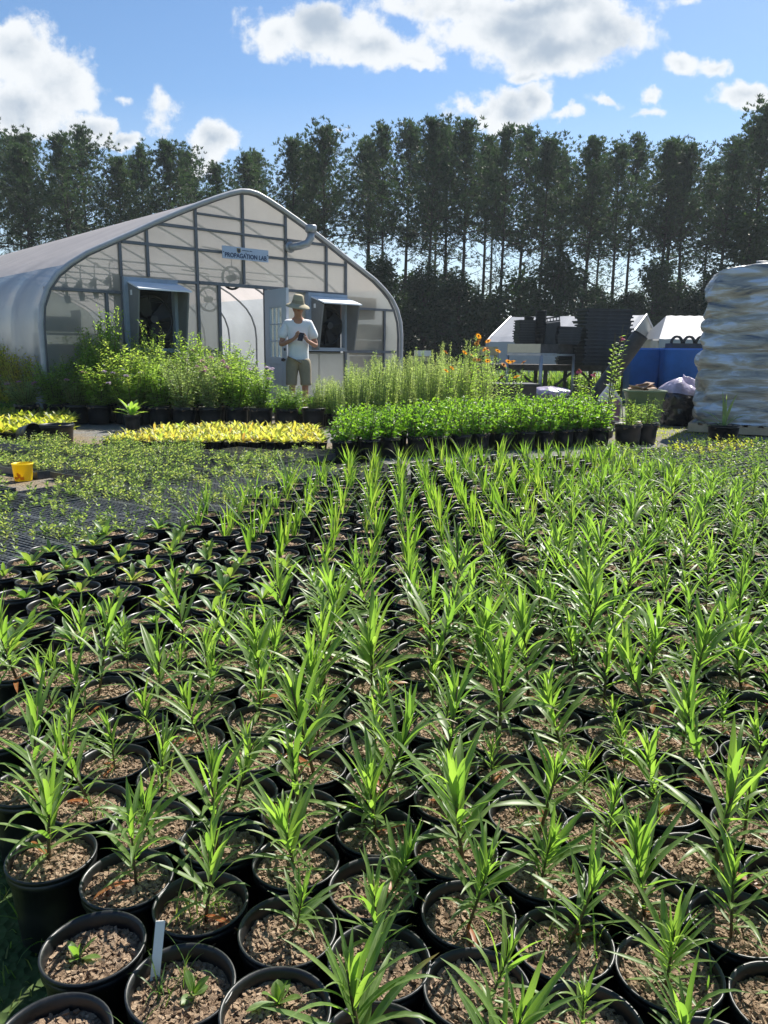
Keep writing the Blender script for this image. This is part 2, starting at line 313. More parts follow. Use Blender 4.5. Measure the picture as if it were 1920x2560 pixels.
M['tent'] = plain('white_tent_cover', (.48,.49,.53), .55, .3, var=.06, scale=2, tr=.25)
M['tentd'] = plain('cream_tent_end', (.55,.54,.48), .6, .3, var=.15, scale=2, tr=.3)
M['yel'] = plain('yellow_bucket_plastic', (.95,.74,.01), .4, .4, var=.05, tr=.3)
M['card'] = plain('tan_cardboard', (.45,.32,.24), .8, .2, var=.3)
M['bagw'] = plain('white_plastic_sack', (.75,.74,.74), .45, .4, var=.1, tr=.2)
M['red'] = plain('red_print', (.6,.03,.03), .5, .3, var=.1)
M['skin'] = plain('tanned_skin', (.42,.21,.14), .55, .4, var=.12, scale=9)
M['shirt'] = plain('white_cotton', (.80,.81,.84), .85, .15, var=.05, scale=6, bump=.9, bscale=8)
M['shorts'] = plain('khaki_cotton', (.30,.26,.19), .85, .15, var=.15, scale=6, bump=.2, bscale=12)
M['hat'] = plain('straw_tan_canvas', (.42,.37,.26), .85, .15, var=.12, scale=8)
M['black'] = plain('black_phone_plastic', (.01,.01,.012), .25, .5, var=.1)
M['shoe'] = plain('brown_shoe_leather', (.10,.06,.04), .6, .3, var=.2)
M['hair'] = plain('dark_hair', (.04,.025,.018), .6, .3, var=.3)
M['navy'] = plain('navy_lettering', (.02,.045,.12), .5, .3, var=.05)
M['signw'] = plain('sign_panel_paint', (.48,.56,.70), .4, .4, var=.05)
M['gold'] = plain('gold_emblem', (.32,.24,.09), .5, .4, var=.3, scale=30)
def binbag():
    m = plain('black_bag_film', (.015,.015,.02), .22, .7, var=.4, bump=1.0, bscale=9); return m
M['bag'] = binbag()
M['bagclear'] = plain('clear_lilac_film', (.62,.56,.72), .25, .7, var=.35, scale=7, bump=.9, bscale=12, tr=.3)
def wrapmat():
    m, nt, N, L, out = newmat('plastic_wrapped_sacks')
    tc = N.new('ShaderNodeTexCoord'); mp = N.new('ShaderNodeMapping'); mp.inputs['Scale'].default_value = (.9, .9, 4.6); mp.inputs['Rotation'].default_value = (.12, .14, 0); L.new(tc.outputs['Object'], mp.inputs[0])
    n = N.new('ShaderNodeTexNoise'); n.inputs['Scale'].default_value = 2.0; n.inputs['Detail'].default_value = 6; n.inputs['Roughness'].default_value = .55; n.inputs['Distortion'].default_value = .9; L.new(mp.outputs[0], n.inputs['Vector'])
    r = ramp(N, [(.35, (.10,.12,.15)), (.44, (.30,.28,.24)), (.53, (.42,.40,.35)), (.62, (.58,.64,.75))]); L.new(n.outputs[0], r.inputs[0])  # blue-white stop paints the film's reflections into the colour
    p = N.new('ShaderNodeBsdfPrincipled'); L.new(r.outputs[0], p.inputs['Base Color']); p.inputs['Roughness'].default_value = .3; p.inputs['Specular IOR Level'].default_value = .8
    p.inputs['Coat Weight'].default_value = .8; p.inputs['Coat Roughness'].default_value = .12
    mp2 = N.new('ShaderNodeMapping'); mp2.inputs['Scale'].default_value = (1.8, 1.8, 7); mp2.inputs['Rotation'].default_value = (.1, .2, 0); L.new(tc.outputs['Object'], mp2.inputs[0])
    n2 = N.new('ShaderNodeTexNoise'); n2.inputs['Scale'].default_value = 2.5; n2.inputs['Detail'].default_value = 6; n2.inputs['Distortion'].default_value = 1.4; L.new(mp2.outputs[0], n2.inputs['Vector'])
    b = N.new('ShaderNodeBump'); b.inputs['Strength'].default_value = .55; b.inputs['Distance'].default_value = .04; L.new(n2.outputs[0], b.inputs['Height']); L.new(b.outputs[0], p.inputs['Normal']); L.new(b.outputs[0], p.inputs['Coat Normal'])
    L.new(p.outputs[0], out.inputs[0]); return m
M['wrap'] = wrapmat()
def polymat(name, cdiff, transp, trans, rough=.25, stripes=False):
    # milky polycarbonate / polyethylene: diffuses most light, lets a little straight through
    m, nt, N, L, out = newmat(name)
    tc = N.new('ShaderNodeTexCoord'); n = N.new('ShaderNodeTexNoise'); n.inputs['Scale'].default_value = 1.3; n.inputs['Detail'].default_value = 6; n.inputs['Roughness'].default_value = .6; L.new(tc.outputs['Object'], n.inputs['Vector'])
    r = ramp(N, [(.3, tuple(x*.82 for x in cdiff)), (.7, cdiff)]); L.new(n.outputs[0], r.inputs[0])
    d = N.new('ShaderNodeBsdfPrincipled'); L.new(r.outputs[0], d.inputs['Base Color']); d.inputs['Roughness'].default_value = rough; d.inputs['Specular IOR Level'].default_value = .4
    t = N.new('ShaderNodeBsdfTranslucent'); L.new(r.outputs[0], t.inputs[0])
    tp = N.new('ShaderNodeBsdfTransparent'); tp.inputs[0].default_value = (.92,.93,.92,1)
    a = N.new('ShaderNodeMixShader'); a.inputs[0].default_value = trans; L.new(d.outputs[0], a.inputs[1]); L.new(t.outputs[0], a.inputs[2])
    b = N.new('ShaderNodeMixShader'); b.inputs[0].default_value = transp; L.new(a.outputs[0], b.inputs[1]); L.new(tp.outputs[0], b.inputs[2]); L.new(b.outputs[0], out.inputs[0])
    return m
M['poly'] = polymat('milky_polycarbonate', (.74,.76,.69), .22, .72)
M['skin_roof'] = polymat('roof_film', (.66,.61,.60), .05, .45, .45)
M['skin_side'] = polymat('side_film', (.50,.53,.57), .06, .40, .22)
def groundmat():
    m, nt, N, L, out = newmat('gravel_and_grass_ground')
    tc = N.new('ShaderNodeTexCoord'); sp = N.new('ShaderNodeSeparateXYZ'); L.new(tc.outputs['Object'], sp.inputs[0])
    def nz(s, d=6, r=.65):
        n = N.new('ShaderNodeTexNoise'); n.inputs['Scale'].default_value = s; n.inputs['Detail'].default_value = d; n.inputs['Roughness'].default_value = r; L.new(tc.outputs['Object'], n.inputs['Vector']); return n.outputs[0]
    v = N.new('ShaderNodeTexVoronoi'); v.inputs['Scale'].default_value = 55; L.new(tc.outputs['Object'], v.inputs['Vector'])
    g = ramp(N, [(.2, (.10,.098,.092)), (.6, (.20,.197,.19)), (.9, (.33,.325,.31))]); L.new(nz(38), g.inputs[0])
    st = ramp(N, [(.3, (.12,.09,.055)), (.6, (.25,.20,.13)), (.8, (.34,.29,.2))]); L.new(nz(25), st.inputs[0])
    gr = ramp(N, [(.3, (.03,.055,.018)), (.55, (.06,.095,.03)), (.8, (.13,.14,.06))]); L.new(nz(12), gr.inputs[0])
    m1 = N.new('ShaderNodeMapRange'); L.new(nz(.45), m1.inputs[0]); m1.inputs[1].default_value = .50; m1.inputs[2].default_value = .60
    a = N.new('ShaderNodeMix'); a.data_type = 'RGBA'; L.new(m1.outputs[0], a.inputs['Factor']); L.new(g.outputs[0], a.inputs['A']); L.new(st.outputs[0], a.inputs['B'])
    ma = N.new('ShaderNodeMath'); ma.operation = 'MULTIPLY_ADD'; L.new(nz(.9), ma.inputs[0]); ma.inputs[1].default_value = 7; L.new(sp.outputs[1], ma.inputs[2])
    m2 = N.new('ShaderNodeMapRange'); L.new(ma.outputs[0], m2.inputs[0]); m2.inputs[1].default_value = 18.5; m2.inputs[2].default_value = 20
    b = N.new('ShaderNodeMix'); b.data_type = 'RGBA'; L.new(m2.outputs[0], b.inputs['Factor']); L.new(a.outputs['Result'], b.inputs['A']); L.new(gr.outputs[0], b.inputs['B'])
    mb = N.new('ShaderNodeMath'); mb.operation = 'MULTIPLY_ADD'; L.new(nz(5), mb.inputs[0]); mb.inputs[1].default_value = 2.6; L.new(sp.outputs[1], mb.inputs[2])
    m3 = N.new('ShaderNodeMapRange'); L.new(mb.outputs[0], m3.inputs[0]); m3.inputs[1].default_value = 3.9; m3.inputs[2].default_value = 3.0
    c = N.new('ShaderNodeMix'); c.data_type = 'RGBA'; L.new(m3.outputs[0], c.inputs['Factor']); L.new(b.outputs['Result'], c.inputs['A']); L.new(gr.outputs[0], c.inputs['B'])  # near ground takes the dark grass tone, plants' shade painted in
    p = N.new('ShaderNodeBsdfPrincipled'); L.new(c.outputs['Result'], p.inputs['Base Color']); p.inputs['Roughness'].default_value = .95; p.inputs['Specular IOR Level'].default_value = .15
    bm = N.new('ShaderNodeBump'); bm.inputs['Strength'].default_value = .8; bm.inputs['Distance'].default_value = .015; L.new(v.outputs['Distance'], bm.inputs['Height']); L.new(bm.outputs[0], p.inputs['Normal'])
    L.new(p.outputs[0], out.inputs[0]); return m
M['ground'] = groundmat()
M['shade_sheet'] = plain('black_shade_sheet', (.010,.010,.011), .9, .1, var=.5, scale=14, bump=.3, bscale=120)  # black colour carries the shade under pots and trays
exec_parts = True
# ------------------------------------------------------------------ ground
mb = MB(); mb.add([(-300,-60,0),(300,-60,0),(300,500,0),(-300,500,0)], [(0,1,2,3)]); tag(mb.build('ground', M['ground']), None, None, None, 'structure')
def sheet(name, pts, mat, z):
    mb = MB(); mb.add([(x, y, z) for x, y in pts], [tuple(range(len(pts)))]); return tag(mb.build(name, mat), None, None, None, 'structure')
sheet('pot_shade_sheet', [(-.36,.2),(1.4,.2),(3.4,3.9),(2.4,5.9),(1.9,6.75),(.8,6.75),(-.3,5.95),(-1.1,4.2),(-1.72,3.1),(-1.0,1.98),(-.64,1.36),(-.46,1.08),(-.36,.86)], M['shade_sheet'], .004)  # dark sheet added for the shade between the pots
sheet('tray_shade_sheet', [(-2.25,3.5),(-1.72,3.0),(-1.12,4.24),(-.32,5.99),(.2,6.45),(-.4,8.0),(-3.2,8.0),(-2.5,6.3),(-2.2,5.2),(-3.1,4.7)], M['shade_sheet'], .004)  # dark sheet added for the shade around the trays

# ------------------------------------------------------------------ pots and soil prototypes
def pot_mesh(rt_, h, n=40, name='pot', lip=True, rbf=.80):
    rb = rt_*rbf; mb = MB(); w = .0015*(rt_/.074)
    rin = rt_-w*3
    rz = h*.82
    def rr(z): return rb+(rin-rb)*z/h
    prof = [(0, .004), (rb*.92, .004), (rb, .01), (rr(h*.5), h*.5), (rr(h*.86), h*.86), (rt_-w, h*.865), (rt_-w, h*.93), (rt_-w*1.6, h*.935), (rt_-w*1.6, h*.95), (rt_, h*.955), (rt_+w*.3, h*.985), (rt_-w*.2, h), (rt_-w*2, h), (rin-w, h*.97), (rin-w*1.8, h*.86), (rr(h*.6)-w*2, h*.6), (rb-w*2, .02), (0, .02)]
    mb.lathe(prof, n); return mesh_of(mb, name, M['pot'], True)
def soil_mesh(rad, nchips, seed, cs=.006, mat='soil', name='soil'):
    r = random.Random(seed); mb = MB(); n = 28; rings = 9; vs = [(0, 0, .002)]; fs = []; at = [(1, 0, .4)]
    for i in range(1, rings+1):
        for k in range(n):
            t = 2*PI*k/n; q = rad*i/rings; z = r.uniform(-.004, .004)*(rad/.07); z += (.004 if i == rings else 0)
            vs.append((q*math.cos(t), q*math.sin(t), z)); at.append((1, 0, r.uniform(.1, .7)))
    for k in range(n): fs.append((0, 1+k, 1+(k+1) % n))
    for i in range(rings-1):
        for k in range(n):
            a = 1+i*n; fs.append((a+k, a+n+k, a+n+(k+1) % n, a+(k+1) % n))
    mb.add(vs, fs, at)
    for i in range(nchips):
        q = rad*.97*math.sqrt(r.random()); t = r.uniform(0, 2*PI); s = cs*r.choice((.5,.6,.8,1,1.3,1.9))
        rot = Matrix.Rotation(r.uniform(0, 6.3), 3, 'Z') @ Matrix.Rotation(r.gauss(0, .5), 3, 'X') @ Matrix.Rotation(r.gauss(0, .4), 3, 'Y')
        b0 = len(mb.v); mb.box((q*math.cos(t), q*math.sin(t), s*.25+r.uniform(0, .003)), (s*r.uniform(.7, 1.7), s*r.uniform(.5, .9), s*r.uniform(.25, .6)), rot, min(1, max(0, r.gauss(.55, .24))))
        for j in range(b0, len(mb.v)):
            v = mb.v[j]; mb.v[j] = (v[0]+r.gauss(0, s*.12), v[1]+r.gauss(0, s*.12), v[2]+r.gauss(0, s*.08))
    return mesh_of(mb, name, M[mat], False)
POT_R, POT_H = .0735, .155
POT = pot_mesh(POT_R, POT_H, 44); POT_LOW = pot_mesh(POT_R, POT_H, 22)
SOILS = [soil_mesh(POT_R-.006, 1150, 10+i, .0044) for i in range(5)]
SOILS_LOW = [soil_mesh(POT_R-.006, 120, 30+i, .010) for i in range(3)]

# ------------------------------------------------------------------ plant prototypes (base at soil level)
def lance_plant(seed, H=.19, nl=30, big=1.0, low=False, spread=1.0):
    r = random.Random(seed); mb = MB(); ga = 2.399; a0 = r.uniform(0, 6.3); lean = Vector((r.gauss(0, .10), r.gauss(0, .10), 1)).normalized()
    nseg = 5 if low else 7
    mb.tube([lean*H*t for t in (0, .3, .6, .85)], [.0028*big, .0024*big, .0018*big, .001], 6, mi=1)
    for i in range(nl):
        t = i/(nl-1); z = .08+.80*t**.9
        el = R(16)+R(68)*t**.8+r.gauss(0, .16)
        L = (.042+.060*math.sin(PI*min(1, t*.88+.12))**.8)*r.uniform(.65, 1.3)*big
        if t > .86: L *= .8
        if t < .15: L *= .75
        Wd = L*r.uniform(.064, .108)*(1.25 if t < .4 else 1)
        mb.leaf(lean*(H*.85*z), a0+i*ga+r.gauss(0, .25), el, L, Wd, (r.uniform(.05, .65) if r.random() < .8 else r.uniform(.7, 1.4))*spread, nseg, r.uniform(.2, .5), 'lance', min(1, max(0, r.gauss(.25+.5*t, .2))), r.gauss(0, .18))
    for i in range(2 if not low else 0):
        if r.random() < .22: mb.leaf((0, 0, .01), r.uniform(0, 6.3), R(15), .07, .011, .7, 5, .2, 'lance', None, .3, 2)
    return mesh_of(mb, 'foliage', [M['lance'], M['stemg'], M['deadleaf']], True)
def strap_plant(seed, H=.22, low=True):
    r = random.Random(seed); mb = MB(); n = r.randint(6, 11); fan = r.uniform(0, PI)
    for i in range(n):
        a = fan+(0 if i % 2 else PI)+r.gauss(0, .55)
        mb.leaf((r.gauss(0, .006), r.gauss(0, .006), 0), a, R(r.uniform(60, 86)), H*r.uniform(.5, 1.12), r.uniform(.007, .013), r.uniform(.1, .55) if r.random() < .8 else 1.5, 6, .35, 'strap', None, r.gauss(0, .1))
    for i in range(2): mb.leaf((0, 0, .005), r.uniform(0, 6.3), R(25), .06, .012, .8, 4, .1, 'broad', 1)
    return mesh_of(mb, 'foliage', M['strap'], True)
def broad_plant(seed, H=.09, n=11, w=.30, mat='broad'):
    r = random.Random(seed); mb = MB(); a0 = r.uniform(0, 6)
    for i in range(n):
        t = i/n
        mb.leaf((0, 0, .004), a0+i*2.399+r.gauss(0, .3), R(22+55*t)+r.gauss(0, .12), H*r.uniform(.7, 1.2), H*w*r.uniform(.8, 1.2), r.uniform(.2, .9), 5, r.uniform(.15, .4), 'broad', None, r.gauss(0, .15))
    return mesh_of(mb, 'foliage', M[mat], True)
def rosette(seed, s=.05, n=6):
    r = random.Random(seed); mb = MB(); a0 = r.uniform(0, 6)
    for i in range(n): mb.leaf((0, 0, .003), a0+i*2.2+r.gauss(0, .2), R(12+12*i), s*r.uniform(.5, 1.1), s*r.uniform(.3, .42), r.uniform(.2, .6), 6, .25, 'broad', .3*r.random())
    mb.leaf((0, 0, .003), a0+.7, R(78), s*.6, s*.2, .2, 5, .4, 'broad', .6)
    return mesh_of(mb, 'foliage', M['lance'], True)
def grass_tuft(seed, n=9, H=.08):
    r = random.Random(seed); mb = MB()
    for i in range(n): mb.leaf((r.gauss(0, .012), r.gauss(0, .012), 0), r.uniform(0, 6.3), R(r.uniform(45, 88)), H*r.uniform(.5, 1.3), .0026, r.uniform(.5, 2.2), 6, .1, 'strap', None, r.gauss(0, .3))
    return mesh_of(mb, 'weed_grass', M['grass'], True)
LANCE = [lance_plant(100+i, rnd.uniform(.12, .205), rnd.randint(26, 44), rnd.uniform(.85, 1.15)) for i in range(16)]
LANCE_TALL = [lance_plant(200+i, rnd.uniform(.17, .24), rnd.randint(28, 40), rnd.uniform(.95, 1.2), True) for i in range(9)]
STRAP = [strap_plant(300+i, rnd.uniform(.18, .28)) for i in range(9)]
BROAD = [broad_plant(400+i, rnd.uniform(.06, .095), rnd.randint(9, 14), .27) for i in range(7)]
ROS = [rosette(500+i, rnd.uniform(.036, .05)) for i in range(4)]
WEED = [grass_tuft(520+i) for i in range(5)]

KN = {'lance': 'potted_narrow_leaf_plant', 'tall': 'potted_narrow_leaf_plant', 'ros': 'potted_narrow_leaf_plant', 'strap': 'potted_blade_leaf_plant', 'broad': 'potted_broad_leaf_plant'}
def potted(x, y, kind, label, group, near=True, z=0.0):
    t = thing(KN[kind], label, 'potted plant', (x, y, z), rnd.uniform(0, 6.28), group)
    t.rotation_euler.x = rnd.gauss(0, .018); t.rotation_euler.y = rnd.gauss(0, .018)
    put(POT if near else POT_LOW, 'pot', t)
    sz = POT_H*rnd.uniform(.80, .88)
    put(rnd.choice(SOILS if near else SOILS_LOW), 'soil', t, (0, 0, sz), (0, 0, rnd.uniform(0, 6)))
    pool = {'lance': LANCE, 'tall': LANCE_TALL, 'strap': STRAP, 'broad': BROAD, 'ros': ROS}[kind]
    s = rnd.choice((.62, .8, .9, 1.0, 1.1, 1.2, 1.35))*rnd.uniform(.94, 1.06) if kind in ('lance', 'tall') else rnd.uniform(.82, 1.2)
    if kind in ('lance', 'tall'): s *= 1.15 if 1.15 < y < 3.2 else 1.04
    put(rnd.choice(pool), 'foliage', t, (rnd.gauss(0, .014), rnd.gauss(0, .014), sz), (rnd.gauss(0, .12), rnd.gauss(0, .12), rnd.uniform(0, 6)), s)
    return t
def inside(x, y, poly):
    c = False; n = len(poly)
    for i in range(n):
        x1, y1 = poly[i]; x2, y2 = poly[i-1]
        if (y1 > y) != (y2 > y) and x < (x2-x1)*(y-y1)/(y2-y1)+x1: c = not c
    return c
FIELD = [(-.47,.6),(1.2,.6),(3.1,3.9),(2.4,4.5),(2.15,5.4),(1.75,6.5),(.9,6.5),(-.3,5.75),(-.95,4.05),(-1.62,2.95),(-.72,1.34),(-.57,1.10),(-.47,.86)]
STRAPR = [(-1.0,3.5),(-.55,2.95),(-.14,2.75),(.25,2.8),(.75,3.7),(1.1,4.3),(2.2,5.0),(1.9,7.2),(.8,7.0),(-.3,6.0),(-1.1,4.2)]
BROADR = [(-2.2,1.95),(-1.2,1.98),(-.55,2.15),(-.15,2.4),(-.12,2.75),(-.45,3.05),(-.95,3.6),(-1.1,4.2),(-2.0,3.2)]
def vis(x, y, m=.3): return abs(x) < .515*y+m
ORD = ['', 'first', 'second', 'third', 'fourth', 'fifth', 'sixth', 'seventh', 'eighth', 'ninth', 'tenth', 'eleventh', 'twelfth', 'thirteenth', 'fourteenth', 'fifteenth', 'sixteenth', 'seventeenth', 'eighteenth', 'nineteenth', 'twentieth']
pots = []
for i in range(-14, 22):
    for j in range(-8, 16):
        x = .275+.1385*i-.003*j; y = .985-.055*i+.152*j
        x += rnd.gauss(0, .003); y += rnd.gauss(0, .003)
        if y > 2.45 or y < .72 or not inside(x, y, FIELD) or not vis(x, y): continue
        if inside(x, y, BROADR): continue
        pots.append((x, y, i, 'lance'))
for i in range(-24, 30):
    for j in range(-12, 40):
        x = .1+.172*i+.0*j; y = 2.58-.068*i+.192*j
        x += rnd.gauss(0, .008); y += rnd.gauss(0, .008)
        if not inside(x, y, FIELD) or not vis(x, y): continue
        br = inside(x, y, BROADR)
        if y <= 2.54 and not br: continue
        k = 'broad' if br else ('strap' if inside(x, y, STRAPR) else 'tall')
        pots.append((x, y, None, k))
# drop pots that would interpenetrate at the seam of the two lattices
keep = []
for p in sorted(pots, key=lambda p: p[1]):
    if all((p[0]-q[0])**2+(p[1]-q[1])**2 > .132**2 for q in keep if abs(q[1]-p[1]) < .2): keep.append(p)
pots = keep
files = {}
for p in pots:
    if p[3] == 'lance' and p[2] is not None: files.setdefault(p[2], []).append(p)
order = sorted(k for k in files if min(q[1] for q in files[k]) < 1.35)
fidx = {k: n+1 for n, k in enumerate(order)}
SMALL = [(-.415,.96),(-.28,.90),(-.14,.85),(-.42,.80)]
lance_n = 0; tall_rest = []
ll = [p for p in pots if p[3] in ('lance', 'tall')]
ll.sort(key=lambda p: math.hypot(p[0], p[1])); near300 = set(id(p) for p in ll[:300])
specials = {}
for p in pots:
    x, y, fi, k = p
    near = y < 2.7
    if k == 'lance':
        n = sorted(files[fi], key=lambda q: q[1]).index(p)+1
        sm = any((x-a)**2+(y-b)**2 < .05**2 for a, b in SMALL) or (y < .87 and x < -.08)
        kk = 'ros' if sm else 'lance'
        if not sm and y > 1.7 and rnd.random() < (y-1.7)*1.3: kk = 'tall'
        if fi in fidx and n <= 12 and fidx[fi] <= 12:
            what = 'pot with one tiny rosette' if sm else 'narrow-leaved potted plant'
            lab = '%s, %s from front in the %s file from the left' % (what, ORD[n], ORD[fidx[fi]])
            grp = 'narrow-leaved plants in black pots'
        else:
            lab = 'narrow-leaved green plant in a black pot within the crowded middle of the pot field'; grp = 'narrow-leaved plants in the middle of the field'
        if id(p) not in near300: tall_rest.append(p); continue
        t = potted(x, y, kk, lab, grp, near); specials[(round(x, 2), round(y, 2))] = t
        if y < 1.6:
            for q in range(rnd.choice((0, 0, 1, 2))):
                a = rnd.uniform(0, 6.3); d = rnd.uniform(.02, .06)
                put(rnd.choice(WEED), 'weed', t, (d*math.cos(a), d*math.sin(a), POT_H*.83), (0, 0, a), rnd.uniform(.6, 1.1))
        t['_s'] = 0; del t['_s']
    elif k == 'tall':
        if id(p) not in near300: tall_rest.append(p); continue
        zz = 'nearest the square-celled flats' if y > 4.1 else 'along the right edge of the photo' if x > .38*y else 'right of the blade-leaved patch' if y > 3.3 else 'in the middle of the dense right half'
        potted(x, y, 'tall', 'tall narrow-leaved potted plant '+zz, 'tall narrow-leaved plants '+zz, near)
    elif k == 'strap':
        zz = 'close behind the broad-leaved pots' if y < 3.6 and x < .1 else 'beside the seedling trays' if x < -.25+.25*(y-4.5) else 'nearest the bright green block' if y > 5.7 else 'in the centre of the field' if x < .75 else 'at the right of the blade-leaved patch'
        potted(x, y, 'strap', 'upright blade-leaved plant in a black pot, '+zz, 'blade-leaved plants '+zz, near)
    else:
        zz = 'at the left edge of the field' if x < -.46*y else 'next to the blade-leaved pots' if x > -.35 else 'nearest the cell trays' if y > 2.85 else 'behind the narrow-leaved pots'
        potted(x, y, 'broad', 'low broad-leaved plant in a black pot '+zz, 'low broad-leaved plants '+zz, near)
# the remaining narrow-leaved pots at the far right, past the three hundred nearest: one mass
def append_mesh(mb, me, mat, mi_map):
    b = len(mb.v); n = len(me.vertices)
    co = [0.0]*(3*n); me.vertices.foreach_get('co', co); at = [0.0]*(3*n); me.attributes['lf'].data.foreach_get('vector', at)
    for i in range(n):
        v = mat @ Vector(co[3*i:3*i+3]); mb.v.append(tuple(v)); mb.a.append(tuple(at[3*i:3*i+3]))
    for p in me.polygons: mb.f.append(tuple(b+q for q in p.vertices)); mb.m.append(mi_map[p.material_index] if p.material_index < len(mi_map) else mi_map[0])
if tall_rest:
    mb = MB()
    for (x, y, fi, k) in tall_rest:
        T = Matrix.Translation((x, y, 0)) @ Matrix.Rotation(rnd.uniform(0, 6), 4, 'Z')
        append_mesh(mb, POT_LOW, T, [0]); T2 = T @ Matrix.Translation((0, 0, POT_H*.84))
        append_mesh(mb, SOILS_LOW[0], T2, [1]); append_mesh(mb, rnd.choice(LANCE_TALL), T2 @ Matrix.Scale(rnd.uniform(.85, 1.15), 4), [2, 3, 4])
    o = mb.build('distant_potted_plants', [M['pot'], M['soil'], M['lance'], M['stemg'], M['deadleaf']], None, True)
    tag(o, 'mass of tall narrow-leaved potted plants at the far right edge of the field', 'potted plants', None, 'stuff')
print('POTS', len(pots), 'lance', len(ll), 'rest', len(tall_rest))
# white plant tag standing in one of the front pots
best = min(specials.items(), key=lambda kv: (kv[0][0]+.28)**2+(kv[0][1]-.90)**2)[0]
mb = MB(); q = Matrix.Rotation(R(8), 3, 'Y') @ Matrix.Rotation(R(-14), 3, 'X')
vs = [q @ Vector(v) for v in [(-.0065,-.0006,0),(.0065,-.0006,0),(.0065,-.0006,.085),(-.0065,-.0006,.085),(-.0065,.0006,0),(.0065,.0006,0),(.0065,.0006,.085),(-.0065,.0006,.085),(0,-.0006,-.02),(0,.0006,-.02)]]
mb.add([tuple(v) for v in vs], [(0,1,2,3),(5,4,7,6),(1,5,6,2),(4,0,3,7),(3,2,6,7),(8,1,0),(9,4,5)])
tag(mb.build('plant_tag', M['label'], loc=(best[0]-.045, best[1]+.035, .125), rotz=R(15)), 'blank white plastic tag standing in a nearly bare pot in the front row', 'plant tag')
# ------------------------------------------------------------------ trees
def limb(mb, p, d, L, r0, r, gravity=.15, n=4):
    pts = [p]; q = p; dd = d.normalized()
    for i in range(n):
        dd = (dd+Vector((r.gauss(0, .10), r.gauss(0, .10), gravity*.35+r.gauss(0, .06)))).normalized(); q = q+dd*L/n; pts.append(q)
    mb.tube(pts, [r0*(1-.8*i/n) for i in range(n+1)], 4, False); return pts
def tuft(mb, p, r, s=.3, n=12, d=None):
    d = d or Vector((0, 0, 1)); c = r.random()
    for i in range(n):
        v = Vector((r.gauss(0, 1), r.gauss(0, 1), r.gauss(0, 1)))+d*1.1; v.normalize(); L = s*r.uniform(.6, 1.2); w = s*.11
        sd = v.cross(Vector((r.gauss(0, 1), r.gauss(0, 1), r.gauss(0, 1)))).normalized()*w
        tip = p+v*L; b = p+v*L*.08
        mb.add([tuple(b-sd*.5), tuple(b+v*L*.55+sd*.9), tuple(tip), tuple(b+v*L*.5-sd*.9)], [(0, 1, 2, 3)], [(1, 0, c)]*4)
def pine(seed, H=15, cb=.50, spread=2.3, dens=1.0):
    r = random.Random(seed); tr = MB(); cr = MB(); lx, ly = r.gauss(0, .25), r.gauss(0, .25)
    def tp(t): return Vector((lx*math.sin(t*2.2)*1.3, ly*math.sin(t*2.5+.5)-ly*math.sin(.5), H*t))
    K = 14; tr.tube([tp(i/K) for i in range(K+1)], [.15*(1-.86*(i/K)**1.1)+(.05 if i == 0 else 0) for i in range(K+1)], 9)
    nl = int(66*dens)
    for i in range(nl):
        t = cb+(1-cb)*(i/nl)**.95; k = (t-cb)/(1-cb)
        L = spread*(.35+.95*math.sin(PI*min(1, k*.72+.26)))*(1-k*.66)*r.uniform(.5, 1.25); L = max(L, .3)
        a = i*2.399+r.gauss(0, .4); el = R(8+45*k)+r.gauss(0, .2); L *= 1+.32*math.cos(a-seed)+.2*math.sin(2*a+seed*2)*(k < .7)
        if r.random() < .12: continue
        d = Vector((math.cos(a)*math.cos(el), math.sin(a)*math.cos(el), math.sin(el)))
        pts = limb(tr, tp(t), d, L, .045*(1-.55*k), r)
        for j in range(1, 5):
            p = pts[j]
            for m in range(int((2.7+j*1.9)*dens*r.choice((.25, .8, 1.2, 1.3)))):
                q = p+Vector((r.gauss(0, .32), r.gauss(0, .32), r.gauss(.10, .24)))*(.6+.22*j)*min(1, max(.4, L))
                if r.random() < .25: tr.tube([p, q], [.012, .006], 3, False)
                tuft(cr, q, r, r.uniform(.20, .32), 13, d+Vector((0, 0, .9)))
    for i in range(22): tuft(cr, tp(1)+Vector((r.gauss(0, .16), r.gauss(0, .16), r.uniform(-1.0, .15))), r, .26, 12)
    # bare and sparse lower limbs
    for i in range(26):
        t = r.uniform(.20, cb+.05); a = r.uniform(0, 6.3); el = R(r.uniform(-5, 35)); L = r.uniform(.6, 2.0)
        d = Vector((math.cos(a)*math.cos(el), math.sin(a)*math.cos(el), math.sin(el))); pts = limb(tr, tp(t), d, L, .028, r)
        if r.random() < .55:
            for m in range(10): tuft(cr, pts[r.randint(2, 4)]+Vector((r.gauss(0, .34), r.gauss(0, .34), r.gauss(0, .18))), r, .22, 9)
    return mesh_of(tr, 'trunk', M['bark'], True), mesh_of(cr, 'crown', M['pine'])
PINES = [pine(1, 15, .52, 2.6, .95), pine(2, 15, .56, 2.3, .85), pine(3, 15, .47, 2.8, .95), pine(4, 15, .60, 2.1, .85), pine(5, 15, .52, 2.9, 1.0), pine(6, 15, .54, 2.4, .8)]
